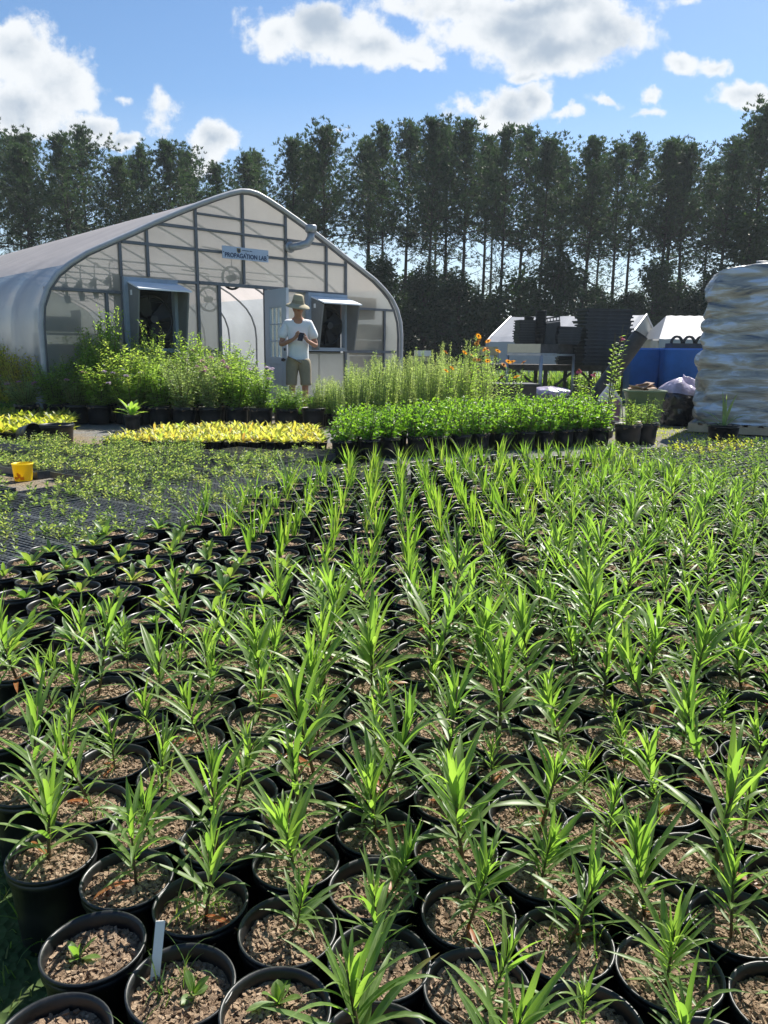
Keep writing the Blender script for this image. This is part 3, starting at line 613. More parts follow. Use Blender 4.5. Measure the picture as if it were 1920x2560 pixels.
def bushtree(seed, H=5.0, Wd=2.2, nleaf=5200, ls=.17):
    r = random.Random(seed); tr = MB(); cr = MB()
    tr.tube([(0, 0, 0), (.1, .05, H*.4), (.05, .1, H*.85)], [.09, .06, .02], 6)
    cl = []
    for i in range(44):
        h = r.random()**.8; z = H*(.04+.9*h); rad = Wd*.5*(math.sin(PI*min(1, h*.75+.22)))*r.uniform(.2, 1.2); a = r.uniform(0, 6.3)
        c = Vector((rad*math.cos(a), rad*math.sin(a), z)); cl.append((c, r.uniform(.3, .62), r.random())); tr.tube([(0, 0, z*.7), c], [.03, .01], 3, False)
    for i in range(nleaf):
        c, s, rr = cl[i % len(cl)]; v = Vector((r.gauss(0, 1), r.gauss(0, 1), r.gauss(0, .8))); v = v.normalized()*s*r.uniform(.55, 1.05)
        d = v.normalized()+Vector((r.gauss(0, .5), r.gauss(0, .5), r.gauss(-.2, .4)))
        cr.dleaf(c+v, d, ls*r.uniform(.6, 1.3), ls*.62, min(1, max(0, rr*.6+r.uniform(0, .4))))
    return mesh_of(tr, 'trunk', M['bark'], True), mesh_of(cr, 'crown', M['under'])
BUSH = [bushtree(21), bushtree(22, 6.0, 2.8, 6000), bushtree(23, 4.0, 3.0, 5200)]
# skyline: photo column -> approximate tree top (1659 wide frame)
def top_at(px):
    pts = [(-200,270),(0,262),(60,300),(110,285),(160,330),(215,300),(270,335),(350,312),(430,350),(480,330),(560,325),(620,320),(710,290),(760,318),(830,292),(870,268),(950,262),(1020,290),(1110,250),(1190,300),(1260,320),(1320,292),(1400,285),(1450,300),(1520,312),(1580,280),(1640,232),(1700,220),(1900,240)]
    for (a, b), (c, d) in zip(pts, pts[1:]):
        if a <= px <= c: return b+(d-b)*(px-a)/(c-a)
    return 280
tcount = 0
TPX = [-60, 8, 52, 105, 150, 208, 262, 318, 352, 405, 470, 548, 628, 668, 722, 770, 822, 868, 905, 948, 985, 1030, 1068, 1105, 1150, 1190, 1230, 1268, 1310, 1345, 1392, 1425, 1470, 1500, 1545, 1590, 1630, 1680, 1740]
side_words = {0: 'far left', 1: 'left of the greenhouse peak', 2: 'behind the greenhouse right end', 3: 'behind the white tent', 4: 'far right behind the wrapped pallet'}
for n, px in enumerate(TPX):
    row = n % 2
    Y = 44+row*4.5+rnd.uniform(-1.2, 1.2); X = (px*1.1573-960)/1963*Y
    top = top_at(px)+rnd.choice((8, 14, 24, 36, 50))+(6 if row else 0); Hh = (1+(760-top)/1661*Y)*.95
    tm, cm_ = PINES[(n*5+3) % 6] if n % 3 else PINES[(n*2+1) % 6]
    zone = 0 if px < 300 else 1 if px < 600 else 2 if px < 1030 else 3 if px < 1440 else 4
    zn = ['left of the greenhouse ridge', 'rising directly behind the greenhouse roof', 'between the greenhouse and the white tent', 'above the tray benches', 'above the blue bins and wrapped pallet'][zone]
    idx = sum(1 for q in TPX[:n+1] if (0 if q < 300 else 1 if q < 600 else 2 if q < 1030 else 3 if q < 1440 else 4) == zone)
    lab = 'tall dark pine %s, %s trunk from the left there' % (zn, ORD[idx])
    t = thing('pine_tree', lab, 'tree', (X, Y, 0), rnd.uniform(0, 6.28), 'tall pines along the back of the yard')
    s = Hh/15; sxy = s*rnd.uniform(.9, 1.15)
    t.scale = (sxy, sxy, s); put(tm, 'trunk', t); put(cm_, 'crown', t)
# second line of pines further back, seen through the gaps
for n in range(15):
    Y = 56+rnd.uniform(-3, 5); px = -80+n*125+rnd.uniform(-20, 20); X = (px*1.1573-960)/1963*Y
    t = thing('pine_tree', 'slim pine in the back line, glimpsed through gaps between the nearer trunks', 'tree', (X, Y, 0), rnd.uniform(0, 6.28), 'slim pines in the back line')
    tm, cm_ = PINES[rnd.choice((1, 3, 5))]; s = (1+(760-top_at(px)-rnd.uniform(20, 60))/1661*Y)/15*.93; t.scale = (s*.85, s*.85, s); put(tm, 'trunk', t); put(cm_, 'crown', t)
# dark leafy understory
un = {}
for n in range(58):
    Y = [41, 45.5, 51][n % 3]+rnd.uniform(-1, 1); px = -90+n*33+rnd.uniform(-16, 16); X = (px*1.1573-960)/1963*Y
    hs = rnd.uniform(.72, 1.22)*(1.15 if 820 < px < 1250 or px > 1500 else 1)
    if px < 500: hs *= .9
    zz = 0 if px < 120 else 1 if px < 560 else 2 if px < 840 else 3 if px < 1050 else 4 if px < 1260 else 5 if px < 1480 else 6; un[zz] = un.get(zz, 0)+1
    lab = 'dark undergrowth tree, %s from the left %s' % (ORD[un[zz]], ['at the left edge', 'above the greenhouse roof', 'near the greenhouse right corner', 'between greenhouse and benches', 'behind the benches', 'behind the blue bins', 'behind the wrapped pallet'][zz])
    t = thing('understory_tree', lab, 'tree', (X, Y, 0), rnd.uniform(0, 6.28), 'leafy undergrowth trees below the pines')
    tm, cm_ = BUSH[rnd.randrange(3)]; t.scale = (hs*1.1, hs*1.1, hs); put(tm, 'trunk', t); put(cm_, 'crown', t)

# ------------------------------------------------------------------ greenhouse
GA = R(42)   # facade runs along local +X; local +Y goes back along the ridge
GC = Vector((-.172*12.8, 12.8, 0)); GL = 14.0
gh = thing('greenhouse', 'long white polytunnel greenhouse with milky end wall and open doorway', 'greenhouse', GC, GA)
HP = [(3.3,0),(3.3,.7),(3.3,1.3),(3.27,1.55),(3.18,1.78),(3.04,1.97),(2.86,2.12),(2.62,2.28),(2.3,2.44),(1.95,2.61),(1.6,2.79),(1.25,2.96),(.9,3.12),(.6,3.25),(.35,3.35),(.15,3.415),(0,3.43)]
prof = [(-x, z) for x, z in HP]+[(x, z) for x, z in HP[-2::-1]]
def harc(sx): # height of the arch at local x
    sx = abs(sx)
    for (x1, z1), (x2, z2) in zip(HP, HP[1:]):
        if x2 <= sx <= x1 and x1 != x2: return z1+(z2-z1)*(x1-sx)/(x1-x2)
    return 0
def xarc(z):
    for (x1, z1), (x2, z2) in zip(HP, HP[1:]):
        if z1 <= z <= z2: return x1+(x2-x1)*(z-z1)/(z2-z1)
    return 0
def skin(name, part, mat, bulge):
    mb = MB(); ny = 90; vs = []; fs = []
    for j in range(ny+1):
        y = -.05+(GL+.05)*j/ny; ph = (y/1.22) % 1.0
        for (x, z) in part:
            s = bulge*abs(math.sin(PI*ph))*(1 if z < 2.0 else .15)
            vs.append((x*(1-s/3.3), y, z))
    n = len(part)
    for j in range(ny):
        for k in range(n-1): fs.append((j*n+k, j*n+k+1, (j+1)*n+k+1, (j+1)*n+k))
    mb.add(vs, fs); return mb.build(name, mat, gh, True)
il = [i for i, (x, z) in enumerate(prof) if z >= 2.0]
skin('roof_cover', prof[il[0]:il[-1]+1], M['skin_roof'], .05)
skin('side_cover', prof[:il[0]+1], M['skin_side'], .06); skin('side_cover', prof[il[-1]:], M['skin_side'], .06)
# end arch trim
mb = MB(); mb.tube([(x, -.055, z) for x, z in prof], .035, 8); mb.build('arch_trim', M['trim'], gh, True)
mb = MB(); mb.tube([(x*.985, -.02, z*.99) for x, z in prof], .022, 6); mb.build('end_hoop', M['frame'], gh, True)
# inner hoops
for j in range(1, 12):
    mb = MB(); y = j*1.22; mb.tube([(x*.98, y, z*.985) for x, z in prof], .021, 6); mb.tube([(-2.2, y, 2.35), (2.2, y, 2.35)], .012, 5); mb.build('hoop', M['galv'], gh, True)
# end wall panels (polycarbonate) - with door and fan openings
DX0, DX1, DZ = -.54, .27, 1.97
def wallpoly(name, x0, x1, z0, zt, mat, y=0, parent=None):
    # vertical strip from z0 up to min(zt, arch)
    mb = MB(); n = max(1, int((x1-x0)/.1)); vs = []
    for i in range(n+1):
        x = x0+(x1-x0)*i/n; vs.append((x, y, z0)); vs.append((x, y, max(z0+.001, min(zt, harc(x)-.02))))
    mb.add(vs, [(2*i, 2*i+2, 2*i+3, 2*i+1) for i in range(n)]); return mb.build(name, mat, parent or gh)
wallpoly('wall_panel', -3.27, -2.13, .0, 9, M['poly'])
wallpoly('wall_panel', -2.13, -1.30, 2.0, 9, M['poly']); wallpoly('wall_panel', -2.13, -1.30, 0, .95, M['poly'])
wallpoly('wall_panel', -1.30, DX0, 0, 9, M['poly'])
wallpoly('wall_panel', DX0, DX1, DZ, 9, M['poly'])
wallpoly('wall_panel', DX1, 1.10, 0, 9, M['poly'])
wallpoly('wall_panel', 1.10, 1.95, 1.97, 9, M['poly']); wallpoly('wall_panel', 1.10, 1.95, 0, .98, M['poly'])
wallpoly('wall_panel', 1.95, 3.27, 0, 9, M['poly'])
def post(x, z0=0, z1=None, w=.045, y=.0): 
    mb = MB(); z1 = z1 or harc(x)-.03; mb.box((x, y, (z0+z1)/2), (w*.82, .06, z1-z0)); mb.build('post', M['frame'], gh)
for x, z0 in [(-2.36, 0), (-2.13, 0), (-1.72, 2.03), (-.93, 0), (-.11, 2.03), (.70, 0), (1.54, 2.0), (1.97, 0), (2.9, 0)]:
    post(x, z0, 1.76 if x == -2.36 else (1.76 if x == 2.9 else None), .05)
for x in (DX0-.025, DX1+.025): post(x, 0, 2.0, .06)
def girt(x0, x1, z, h=.05, y=.002):
    mb = MB(); mb.box(((x0+x1)/2, y, z), (x1-x0, .07, h*.8)); mb.build('girt', M['frame'], gh)
girt(-3.2, -2.155, 1.78); girt(-1.3, -.955, 1.99); girt(-.90, .67, 2.0, .06); girt(.73, 1.95, 1.985)
girt(-2.10, -.955, 2.48); girt(-.905, .675, 2.48, .045); girt(.725, 1.945, 2.48)
girt(-1.62, -.955, 2.78); girt(-.905, .675, 2.78, .04); girt(.725, 1.515, 2.78); girt(-.9, .675, 3.0, .035)
girt(1.995, 3.15, 1.76); girt(1.995, 3.2, 1.0, .06); girt(.73, 1.08, 1.0); girt(-.9, -.6, .98)
# kick board along the base
mb = MB(); mb.box((-1.9, -.03, .1), (2.7, .04, .2)); mb.box((1.8, -.03, .1), (2.95, .04, .2)); mb.build('base_board', M['palew'], gh)
# extract fan housings
def fanbox(x0, x1, z0, z1):
    w = x1-x0; mb = MB(); d = .06
    for a, b, c, e in ((x0+.03, x0+.03, z0, z1), (x1-.03, x1-.03, z0, z1)): mb.box((a, -.04, (c+e)/2), (.06, .1, e-c))
    mb.box(((x0+x1)/2, -.04, z1-.03), (w-.122, .1, .06)); mb.box(((x0+x1)/2, -.04, z0+.03), (w-.122, .1, .06))
    fr = mb.build('fan_frame', M['bluewhite'], gh)
    mb = MB(); D = .42; D2 = .28; xa, xb = x0+.07, x1-.0
    zt, zf = z1-.06, z1-.17
    mb.add([(xa-.02, -.09, zt), (xb+.03, -.09, zt), (xb+.03, -D-.04, zf), (xa-.02, -D-.04, zf), (xa-.02, -.09, zt-.02), (xb+.03, -.09, zt-.02), (xb+.03, -D-.04, zf-.02), (xa-.02, -D-.04, zf-.02)], [(0,1,2,3),(7,6,5,4),(3,2,6,7),(0,3,7,4),(1,5,6,2),(0,4,5,1)])
    mb.build('hood_top', M['hoodtop'], gh)
    for xs in (xa, xb):
        mb = MB(); w2 = .012
        mb.add([(xs-w2, -.09, zt-.02), (xs-w2, -D, zf-.03), (xs-w2, -D2, z0+.02), (xs-w2, -.09, z0+.02), (xs+w2, -.09, zt-.02), (xs+w2, -D, zf-.03), (xs+w2, -D2, z0+.02), (xs+w2, -.09, z0+.02)], [(0,1,2,3),(7,6,5,4),(0,4,5,1),(1,5,6,2),(2,6,7,3),(3,7,4,0)])
        sp_ = mb.build('hood_side', M['greybox'], gh)
        if xs == xa:
            mb = MB(); mb.box((xs-w2-.003, -.19, zt-.16), (.004, .055, .07)); mb.build('sticker', M['label'], sp_)
    # fan: ring, blades, cross bars, motor and shutters behind
    mb = MB(); c = Vector(((x0+x1)/2, -.02, (z0+z1)/2-.05)); rad = w*.40
    mb.tube([c+Vector((math.cos(t)*rad, 0, math.sin(t)*rad)) for t in [2*PI*k/24 for k in range(25)]], .018, 6, False)
    mb.tube([c+Vector((0, .06, 0)), c+Vector((0, -.12, 0))], .06, 10)
    mb.bar(c+Vector((-rad, .02, 0)), c+Vector((rad, .02, 0)), .025); mb.bar(c+Vector((0, .02, -rad)), c+Vector((0, .02, rad)), .025)
    fn = mb.build('fan_ring', M['dark'], gh)
    for k in range(4):
        mb = MB(); a = k*PI/2+.5; u = Vector((math.cos(a), 0, math.sin(a))); v = Vector((-math.sin(a), .35, math.cos(a)))
        mb.add([tuple(c+u*.05-v*.05), tuple(c+u*rad*.92-v*.11), tuple(c+u*rad*.92+v*.11), tuple(c+u*.05+v*.05)], [(0,1,2,3)]); mb.build('fan_blade', M['dark'], fn)
    mb = MB()
    for k in range(7): mb.box((c.x, .12, z0+.12+k*(z1-z0-.2)/6), (w-.14, .01, .10), Matrix.Rotation(R(25), 3, 'X'))
    mb.box((c.x, .17, (z0+z1)/2), (w+.1, .01, z1-z0+.1)); mb.build('backed_shutter', M['dark'], gh)  # slats plus a dark backing sheet added to block light
fanbox(-2.13, -1.30, .95, 2.0); fanbox(1.10, 1.95, 1.0, 1.97)
# flue pipe with cap
mb = MB(); p0 = Vector((.72, -.03, 2.66)); mb.tube([p0, p0+Vector((.02, -.13, 0)), p0+Vector((.10, -.22, .02)), p0+Vector((.20, -.28, .06)), p0+Vector((.255, -.30, .15)), p0+Vector((.26, -.30, .24))], .062, 14)
for q in (p0+Vector((.01, -.07, 0)),): mb.tube([q+Vector((0, .012, 0)), q-Vector((0, .012, 0))], .09, 14)
fl = mb.build('flue_pipe', M['galv'], gh, True)
mb = MB(); mb.lathe([(0, .10), (.085, .095), (.095, .08), (.095, .0), (.075, -.02), (.06, -.02)], 18, tuple(p0+Vector((.26, -.30, .25)))); mb.build('flue_cap', M['galv'], fl, True)
# open door leaf, hinged at the right jamb
dl = MB(); hinge = Vector((DX1+.0, -.05, 0)); 
door = bpy.data.objects.new('door', None)
def door_part():
    mb = MB(); w, h, th = .80, 1.93, .045
    gx0, gx1, gz0, gz1 = .17, .63, .88, 1.68
    mb.box((gx0/2, 0, h/2+.02), (gx0, th, h)); mb.box(((gx1+w)/2, 0, h/2+.02), (w-gx1, th, h))
    mb.box(((gx0+gx1)/2, 0, (gz0+.02)/2+.01), (gx1-gx0, th, gz0-.02)); mb.box(((gx0+gx1)/2, 0, (gz1+h+.02)/2), (gx1-gx0, th, h+.02-gz1))
    # raised surround of the lower panel
    for s in (-1, 1):
        mb.box((.4, s*(th/2+.004), .80), (.5, .008, .03)); mb.box((.4, s*(th/2+.004), .12), (.5, .008, .03)); mb.box((.165, s*(th/2+.004), .46), (.03, .008, .65)); mb.box((.635, s*(th/2+.004), .46), (.03, .008, .65))
    d = mb.build('door', M['doorw'], gh); d.location = hinge; 
    # leaf direction in world is -57 deg; greenhouse is turned by 42
    d.rotation_euler.z = R(-57)-GA
    g = MB(); g.box(((gx0+gx1)/2, 0, (gz0+gz1)/2), (gx1-gx0, .006, gz1-gz0)); g.build('glass', M['glass'], d)
    m = MB()
    for k in range(4): m.box((gx0+.006+(gx1-gx0-.012)*k/3, 0, (gz0+gz1)/2), (.018, .03, gz1-gz0))
    for k in range(4): m.box(((gx0+gx1)/2, 0, gz0+.008+(gz1-gz0-.016)*k/3), (gx1-gx0, .026, .018))
    m.build('muntins', M['doorw'], d)
    k = MB()
    for s in (-1, 1):
        k.lathe([(0, 0), (.012, 0), (.012, .03), (.028, .045), (.028, .06), (.015, .07), (0, .07)], 12, (0, 0, 0)) if False else None
        k.tube([(.745, s*.02, .86), (.745, s*.055, .86)], .012, 8); k.tube([(.745, s*.05, .86), (.745, s*.085, .86)], [.03, .022], 10); k.tube([(.745, s*.02, 1.02), (.745, s*.04, 1.02)], .022, 10)
    k.build('handle', M['dark'], d, True)
def glassmat():
    m, nt, N, L, out = newmat('door_glass'); g = N.new('ShaderNodeBsdfGlossy'); g.inputs['Roughness'].default_value = .05; t = N.new('ShaderNodeBsdfTransparent'); t.inputs[0].default_value = (.86,.9,.88,1)
    s = N.new('ShaderNodeMixShader'); s.inputs[0].default_value = .10; L.new(t.outputs[0], s.inputs[1]); L.new(g.outputs[0], s.inputs[2]); L.new(s.outputs[0], out.inputs[0]); return m
M['glass'] = glassmat(); door_part()
# far end wall and inner fittings
wallpoly('rear_wall', -3.2, 3.2, 0, 9, M['poly'], GL)
def inw(x, y, z): return (x, y, z)
def haf(name, c, rad, label):
    t = thing(name, label, 'fan', gh_world(c), GA); mb = MB()
    mb.tube([(math.cos(a)*rad, 0, math.sin(a)*rad) for a in [2*PI*k/20 for k in range(21)]], .02, 6, False); mb.tube([(0, .1, 0), (0, -.06, 0)], .05, 8)
    for k in range(3):
        a = k*2.09; mb.bar((0, 0, 0), (math.cos(a)*rad, 0, math.sin(a)*rad), .012)
    mb.build('cage', M['dark'], t, True)
    mb = MB(); mb.tube([(0, 0, rad), (0, 0, rad+.22), (-.5, 0, rad+.26)], .01, 5); mb.build('hanger', M['dark'], t)
def gh_world(c):
    c = Vector(c); return (GC.x+c.x*math.cos(GA)-c.y*math.sin(GA), GC.y+c.x*math.sin(GA)+c.y*math.cos(GA), c.z)
haf('circulation_fan', (-.25, .12, 2.12), .17, 'round fan hanging behind the milky wall just above the doorway')
haf('circulation_fan', (.05, 1.4, 1.86), .2, 'round fan hanging inside at the top of the open doorway')
# spray reels hanging inside the left of the end wall
for k, x in enumerate((-2.88, -2.68, -2.48, -2.26)):
    t = thing('hanging_sprinkler', 'dark sprinkler on a hose behind the wall panel, %s from the left' % ORD[k+1], 'sprinkler', gh_world((x, .07, 2.04+.045*k+.02)), GA, 'sprinklers hanging behind the wall')
    mb = MB(); mb.tube([(0.06, 0, .0), (.02, 0, .02), (0, 0, -.05), (0, 0, -.2)], .008, 5); mb.build('hose', M['dark'], t)
    mb = MB(); mb.tube([(0, 0, -.18), (0, 0, -.42)], [.02, .018], 6); mb.tube([(-.07, 0, -.30), (0, 0, -.22)], [.04, .02], 7); mb.tube([(.0, 0, -.36), (.01, 0, -.46)], [.045, .03], 7); mb.tube([(-.05, 0, -.24), (-.01, 0, -.2)], [.025, .015], 6); mb.build('nozzle', M['dark'], t, True)
t = thing('storage_crate', 'dark open crate on a shelf behind the left wall panel', 'crate', gh_world((-2.95, .25, 1.22)), GA)
mb = MB(); mb.box((0, 0, .1), (.5, .3, .2)); mb.box((-.24, 0, .25), (.03, .3, .1)); mb.box((.24, 0, .25), (.03, .3, .1)); mb.build('body', M['dark'], t)
t = thing('storage_shelf', 'grey shelf unit behind the left wall panel of the greenhouse', 'shelf', gh_world((-2.85, .3, 0)), GA)
mb = MB(); mb.box((0, 0, 1.19), (.75, .4, .03)); mb.build('board', M['greyw'], t)
for sx in (-.35, .35):
    mb = MB(); mb.box((sx, 0, .585), (.04, .38, 1.17)); mb.build('leg', M['greyw'], t)
mb = MB(); mb.box((0, .02, .7), (.65, .3, .7)); mb.build('drawer_block', M['greyw'], t)
t = thing('cardboard_stack', 'tan carton stack behind the far right wall panel of the greenhouse', 'cartons', gh_world((2.75, .3, 0)), GA)
for k in range(5):
    mb = MB(); mb.box((rnd.uniform(-.03, .03), 0, .2+k*.29), (.55, .4, .27)); mb.build('carton', M['card'], t)
for k in range(2):
    mb = MB(); mb.box((-.3+.04*k, .05, 1.68+k*.2), (.7, .4, .18)); mb.build('carton', M['card'], t)
# door sized bench of plants inside
t = thing('propagation_bench', 'low bench inside the greenhouse doorway covered with green plants', 'bench', gh_world((.2, 3.2, 0)), GA)
mb = MB(); mb.box((0, 0, .72), (1.6, 2.4, .04)); mb.build('bench_top', M['greyw'], t)
for sx in (-.75, .75):
    for sy in (-1.1, 1.1):
        mb = MB(); mb.box((sx, sy, .35), (.05, .05, .7)); mb.build('leg', M['galv'], t)
# sign
sg = thing('sign', 'pale blue sign reading PROPAGATION LAB above the greenhouse doorway', 'sign', gh_world((-.105, -.075, 2.48)), GA)
mb = MB(); mb.box((0, 0, 0), (.84, .012, .185)); mb.build('board', M['signw'], sg)
def text(body, size, x, z, parent, name='lettering', bold=0.0):
    c = bpy.data.curves.new(name, 'FONT'); c.body = body; c.size = size; c.align_x = 'CENTER'; c.extrude = .001; c.offset = bold
    o = bpy.data.objects.new('tmp', c); col.objects.link(o); dg = bpy.context.evaluated_depsgraph_get(); me = bpy.data.meshes.new_from_object(o.evaluated_get(dg)); bpy.data.objects.remove(o)
    me.materials.clear(); me.materials.append(M['navy']); q = put(me, name, parent, (x, -.0085, z), (R(90), 0, 0)); return q
tx = text('PROPAGATION LAB', .094, 0, -.068, sg, bold=.0022); wd = max(v.co.x for v in tx.data.vertices)-min(v.co.x for v in tx.data.vertices); tx.scale.x = .76/wd
mb = MB(); mb.add([(-.165, -.008, .075), (-.095, -.008, .075), (-.095, -.008, .025), (-.11, -.008, .008), (-.13, -.008, 0), (-.15, -.008, .008), (-.165, -.008, .025)], [(0, 6, 5, 4, 3, 2, 1)]); em = mb.build('emblem', M['gold'], sg)
mb = MB(); mb.box((-.142, -.0095, .045), (.016, .002, .04)); mb.box((-.118, -.0095, .045), (.016, .002, .04)); mb.box((-.13, -.0095, .02), (.03, .002, .008)); mb.build('emblem_mark', M['navy'], em)
mb = MB(); x = -.07
for k in range(15):
    w = rnd.choice((.006, .008, .01)); mb.box((x+w/2, -.0085, .048), (w, .002, .011)); x += w+.0035+(.01 if k == 10 else 0)
mb.build('small_lettering', M['navy'], sg)
mb = MB()
for (x, z) in ((-.40, .0), (.40, .01), (0, .012)): mb.tube([(x, -.004, z), (x, -.012, z)], .008, 8)
mb.build('screw', M['dark'], sg)

# ------------------------------------------------------------------ person at the door
def skinmesh(name, verts, edges, mat, parent, sub=1, root=0):
    me = bpy.data.meshes.new(name); me.from_pydata([v[:3] for v in verts], edges, []); o = bpy.data.objects.new(name, me); col.objects.link(o)
    sk = o.modifiers.new('skin', 'SKIN'); sk.use_smooth_shade = True
    for i, v in enumerate(verts):
        d = me.skin_vertices[0].data[i]; r = v[3]; d.radius = (r, r) if not isinstance(r, tuple) else r; d.use_root = (i == root)
    ss = o.modifiers.new('sub', 'SUBSURF'); ss.levels = sub; ss.render_levels = sub
    dg = bpy.context.evaluated_depsgraph_get(); m2 = bpy.data.meshes.new_from_object(o.evaluated_get(dg)); bpy.data.objects.remove(o)
    m2.materials.clear(); m2.materials.append(mat); m2.polygons.foreach_set('use_smooth', [True]*len(m2.polygons))
    return put(m2, name, parent)
PX, PY = -1.34, 12.0
pr = thing('person', 'person in white shirt, khaki shorts and tan brimmed hat looking down at a phone', 'person', (PX, PY, 0), R(8))
# local: faces -Y (camera). x right in picture
V = []; Ed = []
def jv(x, y, z, r, link=None):
    V.append((x, y, z, r)); 
    if link is not None: Ed.append((link, len(V)-1))
    return len(V)-1
pel = jv(0, .02, .93, (.15, .11)); ab = jv(0, .02, 1.08, (.145, .105), pel); ch = jv(0, .03, 1.28, (.165, .115), ab); nk0 = jv(0, .035, 1.42, (.10, .075), ch)
nk = jv(0, .0, 1.50, (.055, .06), nk0); hd = jv(0, -.055, 1.58, (.072, .085), nk); hd2 = jv(0, -.085, 1.66, (.077, .095), hd); jv(0, -.075, 1.735, (.05, .06), hd2)
for s in (-1, 1):
    hp = jv(s*.095, .02, .86, .085, pel); kn = jv(s*.105, -.01, .50, .058, hp); cf = jv(s*.108, .02, .36, .055, kn); an = jv(s*.11, .03, .09, .036, cf); ft = jv(s*.115, -.04, .045, (.04, .032), an); jv(s*.125, -.15, .03, (.04, .022), ft)
def arm(s, el, wr, hand, fing, thumb):
    sh = jv(s*.18, .04, 1.39, .062, nk0); e = jv(*el, .043, sh); w = jv(*wr, .027, e); h1 = jv(*hand, (.034, .018), w)
    for (a, b) in fing:
        f1 = jv(*a, .0105, h1); jv(*b, .008, f1)
    t1 = jv(*thumb[0], .012, h1); jv(*thumb[1], .009, t1)
# right arm (picture left): elbow out, forearm across to the phone; left arm holds the phone
arm(-1, (-.285, -.02, 1.08), (-.08, -.22, 1.17), (-.03, -.255, 1.215), [((-.005, -.275, 1.255), (.025, -.285, 1.27)), ((-.015, -.27, 1.262), (.005, -.29, 1.29)), ((-.028, -.265, 1.262), (-.012, -.285, 1.288)), ((-.042, -.258, 1.255), (-.03, -.275, 1.275))], ((.0, -.265, 1.225), (.03, -.28, 1.235)))
arm(1, (.29, -.01, 1.07), (.135, -.22, 1.15), (.105, -.255, 1.19), [((.085, -.285, 1.21), (.062, -.295, 1.215)), ((.09, -.287, 1.198), (.066, -.3, 1.20)), ((.095, -.285, 1.186), (.07, -.297, 1.186)), ((.1, -.28, 1.175), (.078, -.29, 1.172))], ((.10, -.265, 1.235), (.085, -.285, 1.255)))
nose = jv(0, -.175, 1.625, .014, hd2)
ear1 = jv(-.088, -.06, 1.62, .018, hd2); ear2 = jv(.088, -.06, 1.62, .018, hd2)
body = skinmesh('body', V, Ed, M['skin'], pr, 2)
mb = MB()
for s in (-1, 1): mb.lathe([(0, -.006), (.008, 0), (0, .006)], 8, (s*.032, -.168, 1.65))
mb.build('eye', M['dark'], pr); mb = MB(); mb.box((0, -.163, 1.585), (.045, .01, .008)); mb.build('mouth', M['cone'], pr)
# hair at the back and sides
V = [(-.07, -.01, 1.66, .035), (0, .03, 1.66, .045), (.07, -.01, 1.66, .035), (0, .02, 1.60, .04)]; skinmesh('hair', V, [(0, 1), (1, 2), (1, 3)], M['hair'], pr, 1, 1)
# shirt
V = []; Ed = []
a0 = jv(0, .02, .83, (.186, .14)); a = jv(0, .02, .86, (.184, .14), a0); b = jv(0, .02, 1.08, (.178, .138), a); c = jv(0, .025, 1.28, (.19, .14), b); d = jv(0, .035, 1.41, (.12, .09), c); jv(0, .02, 1.465, (.075, .07), d)
for s in (-1, 1): e = jv(s*.175, .04, 1.395, .082, d); f_ = jv(s*.235, .02, 1.27, .082, e); jv(s*.27, .005, 1.16, .085, f_)
skinmesh('shirt', V, Ed, M['shirt'], pr, 2)
V = []; Ed = []
a = jv(0, .02, 1.0, (.165, .125))
for s in (-1, 1): h = jv(s*.10, .02, .80, .125, a); k = jv(s*.115, .005, .60, .098, h); k2 = jv(s*.118, .0, .50, .10, k); jv(s*.118, .0, .47, .10, k2)
skinmesh('shorts', V, Ed, M['shorts'], pr, 2)
for s in (-1, 1):
    skinmesh('shoe', [(s*.11, .045, .045, .048), (s*.118, -.06, .04, .045), (s*.125, -.15, .032, .036)], [(0, 1), (1, 2)], M['shoe'], pr, 1)
# hat: crown and drooping wide brim
mb = MB(); mb.lathe([(.0, .125), (.05, .128), (.072, .115), (.085, .06), (.096, .0), (.12, -.012), (.165, -.03), (.185, -.05), (.186, -.056), (.16, -.04), (.115, -.022), (.09, -.012), (.078, .055), (.0, .11)], 28, wob=lambda t, z: 1+.05*math.cos(2*t))
h = mb.build('hat', M['hat'], pr, True); h.location = (0, -.075, 1.70); h.rotation_euler = (R(13), R(6), 0)
mb = MB(); mb.lathe([(.087, .05), (.099, .004)], 28, wob=lambda t, z: 1+.05*math.cos(2*t)); mb.build('hat_band', M['shorts'], h, True)
ph = thing('phone', 'black phone held in front of the chest by the person in the hat', 'phone', (PX+.07, PY-.285, 1.205), R(8))
mb = MB(); mb.box((0, 0, 0), (.075, .009, .15), Matrix.Rotation(R(-38), 3, 'X') @ Matrix.Rotation(R(12), 3, 'Y')); mb.build('phone_body', M['black'], ph); pr.scale = (.94, .94, 1.0)

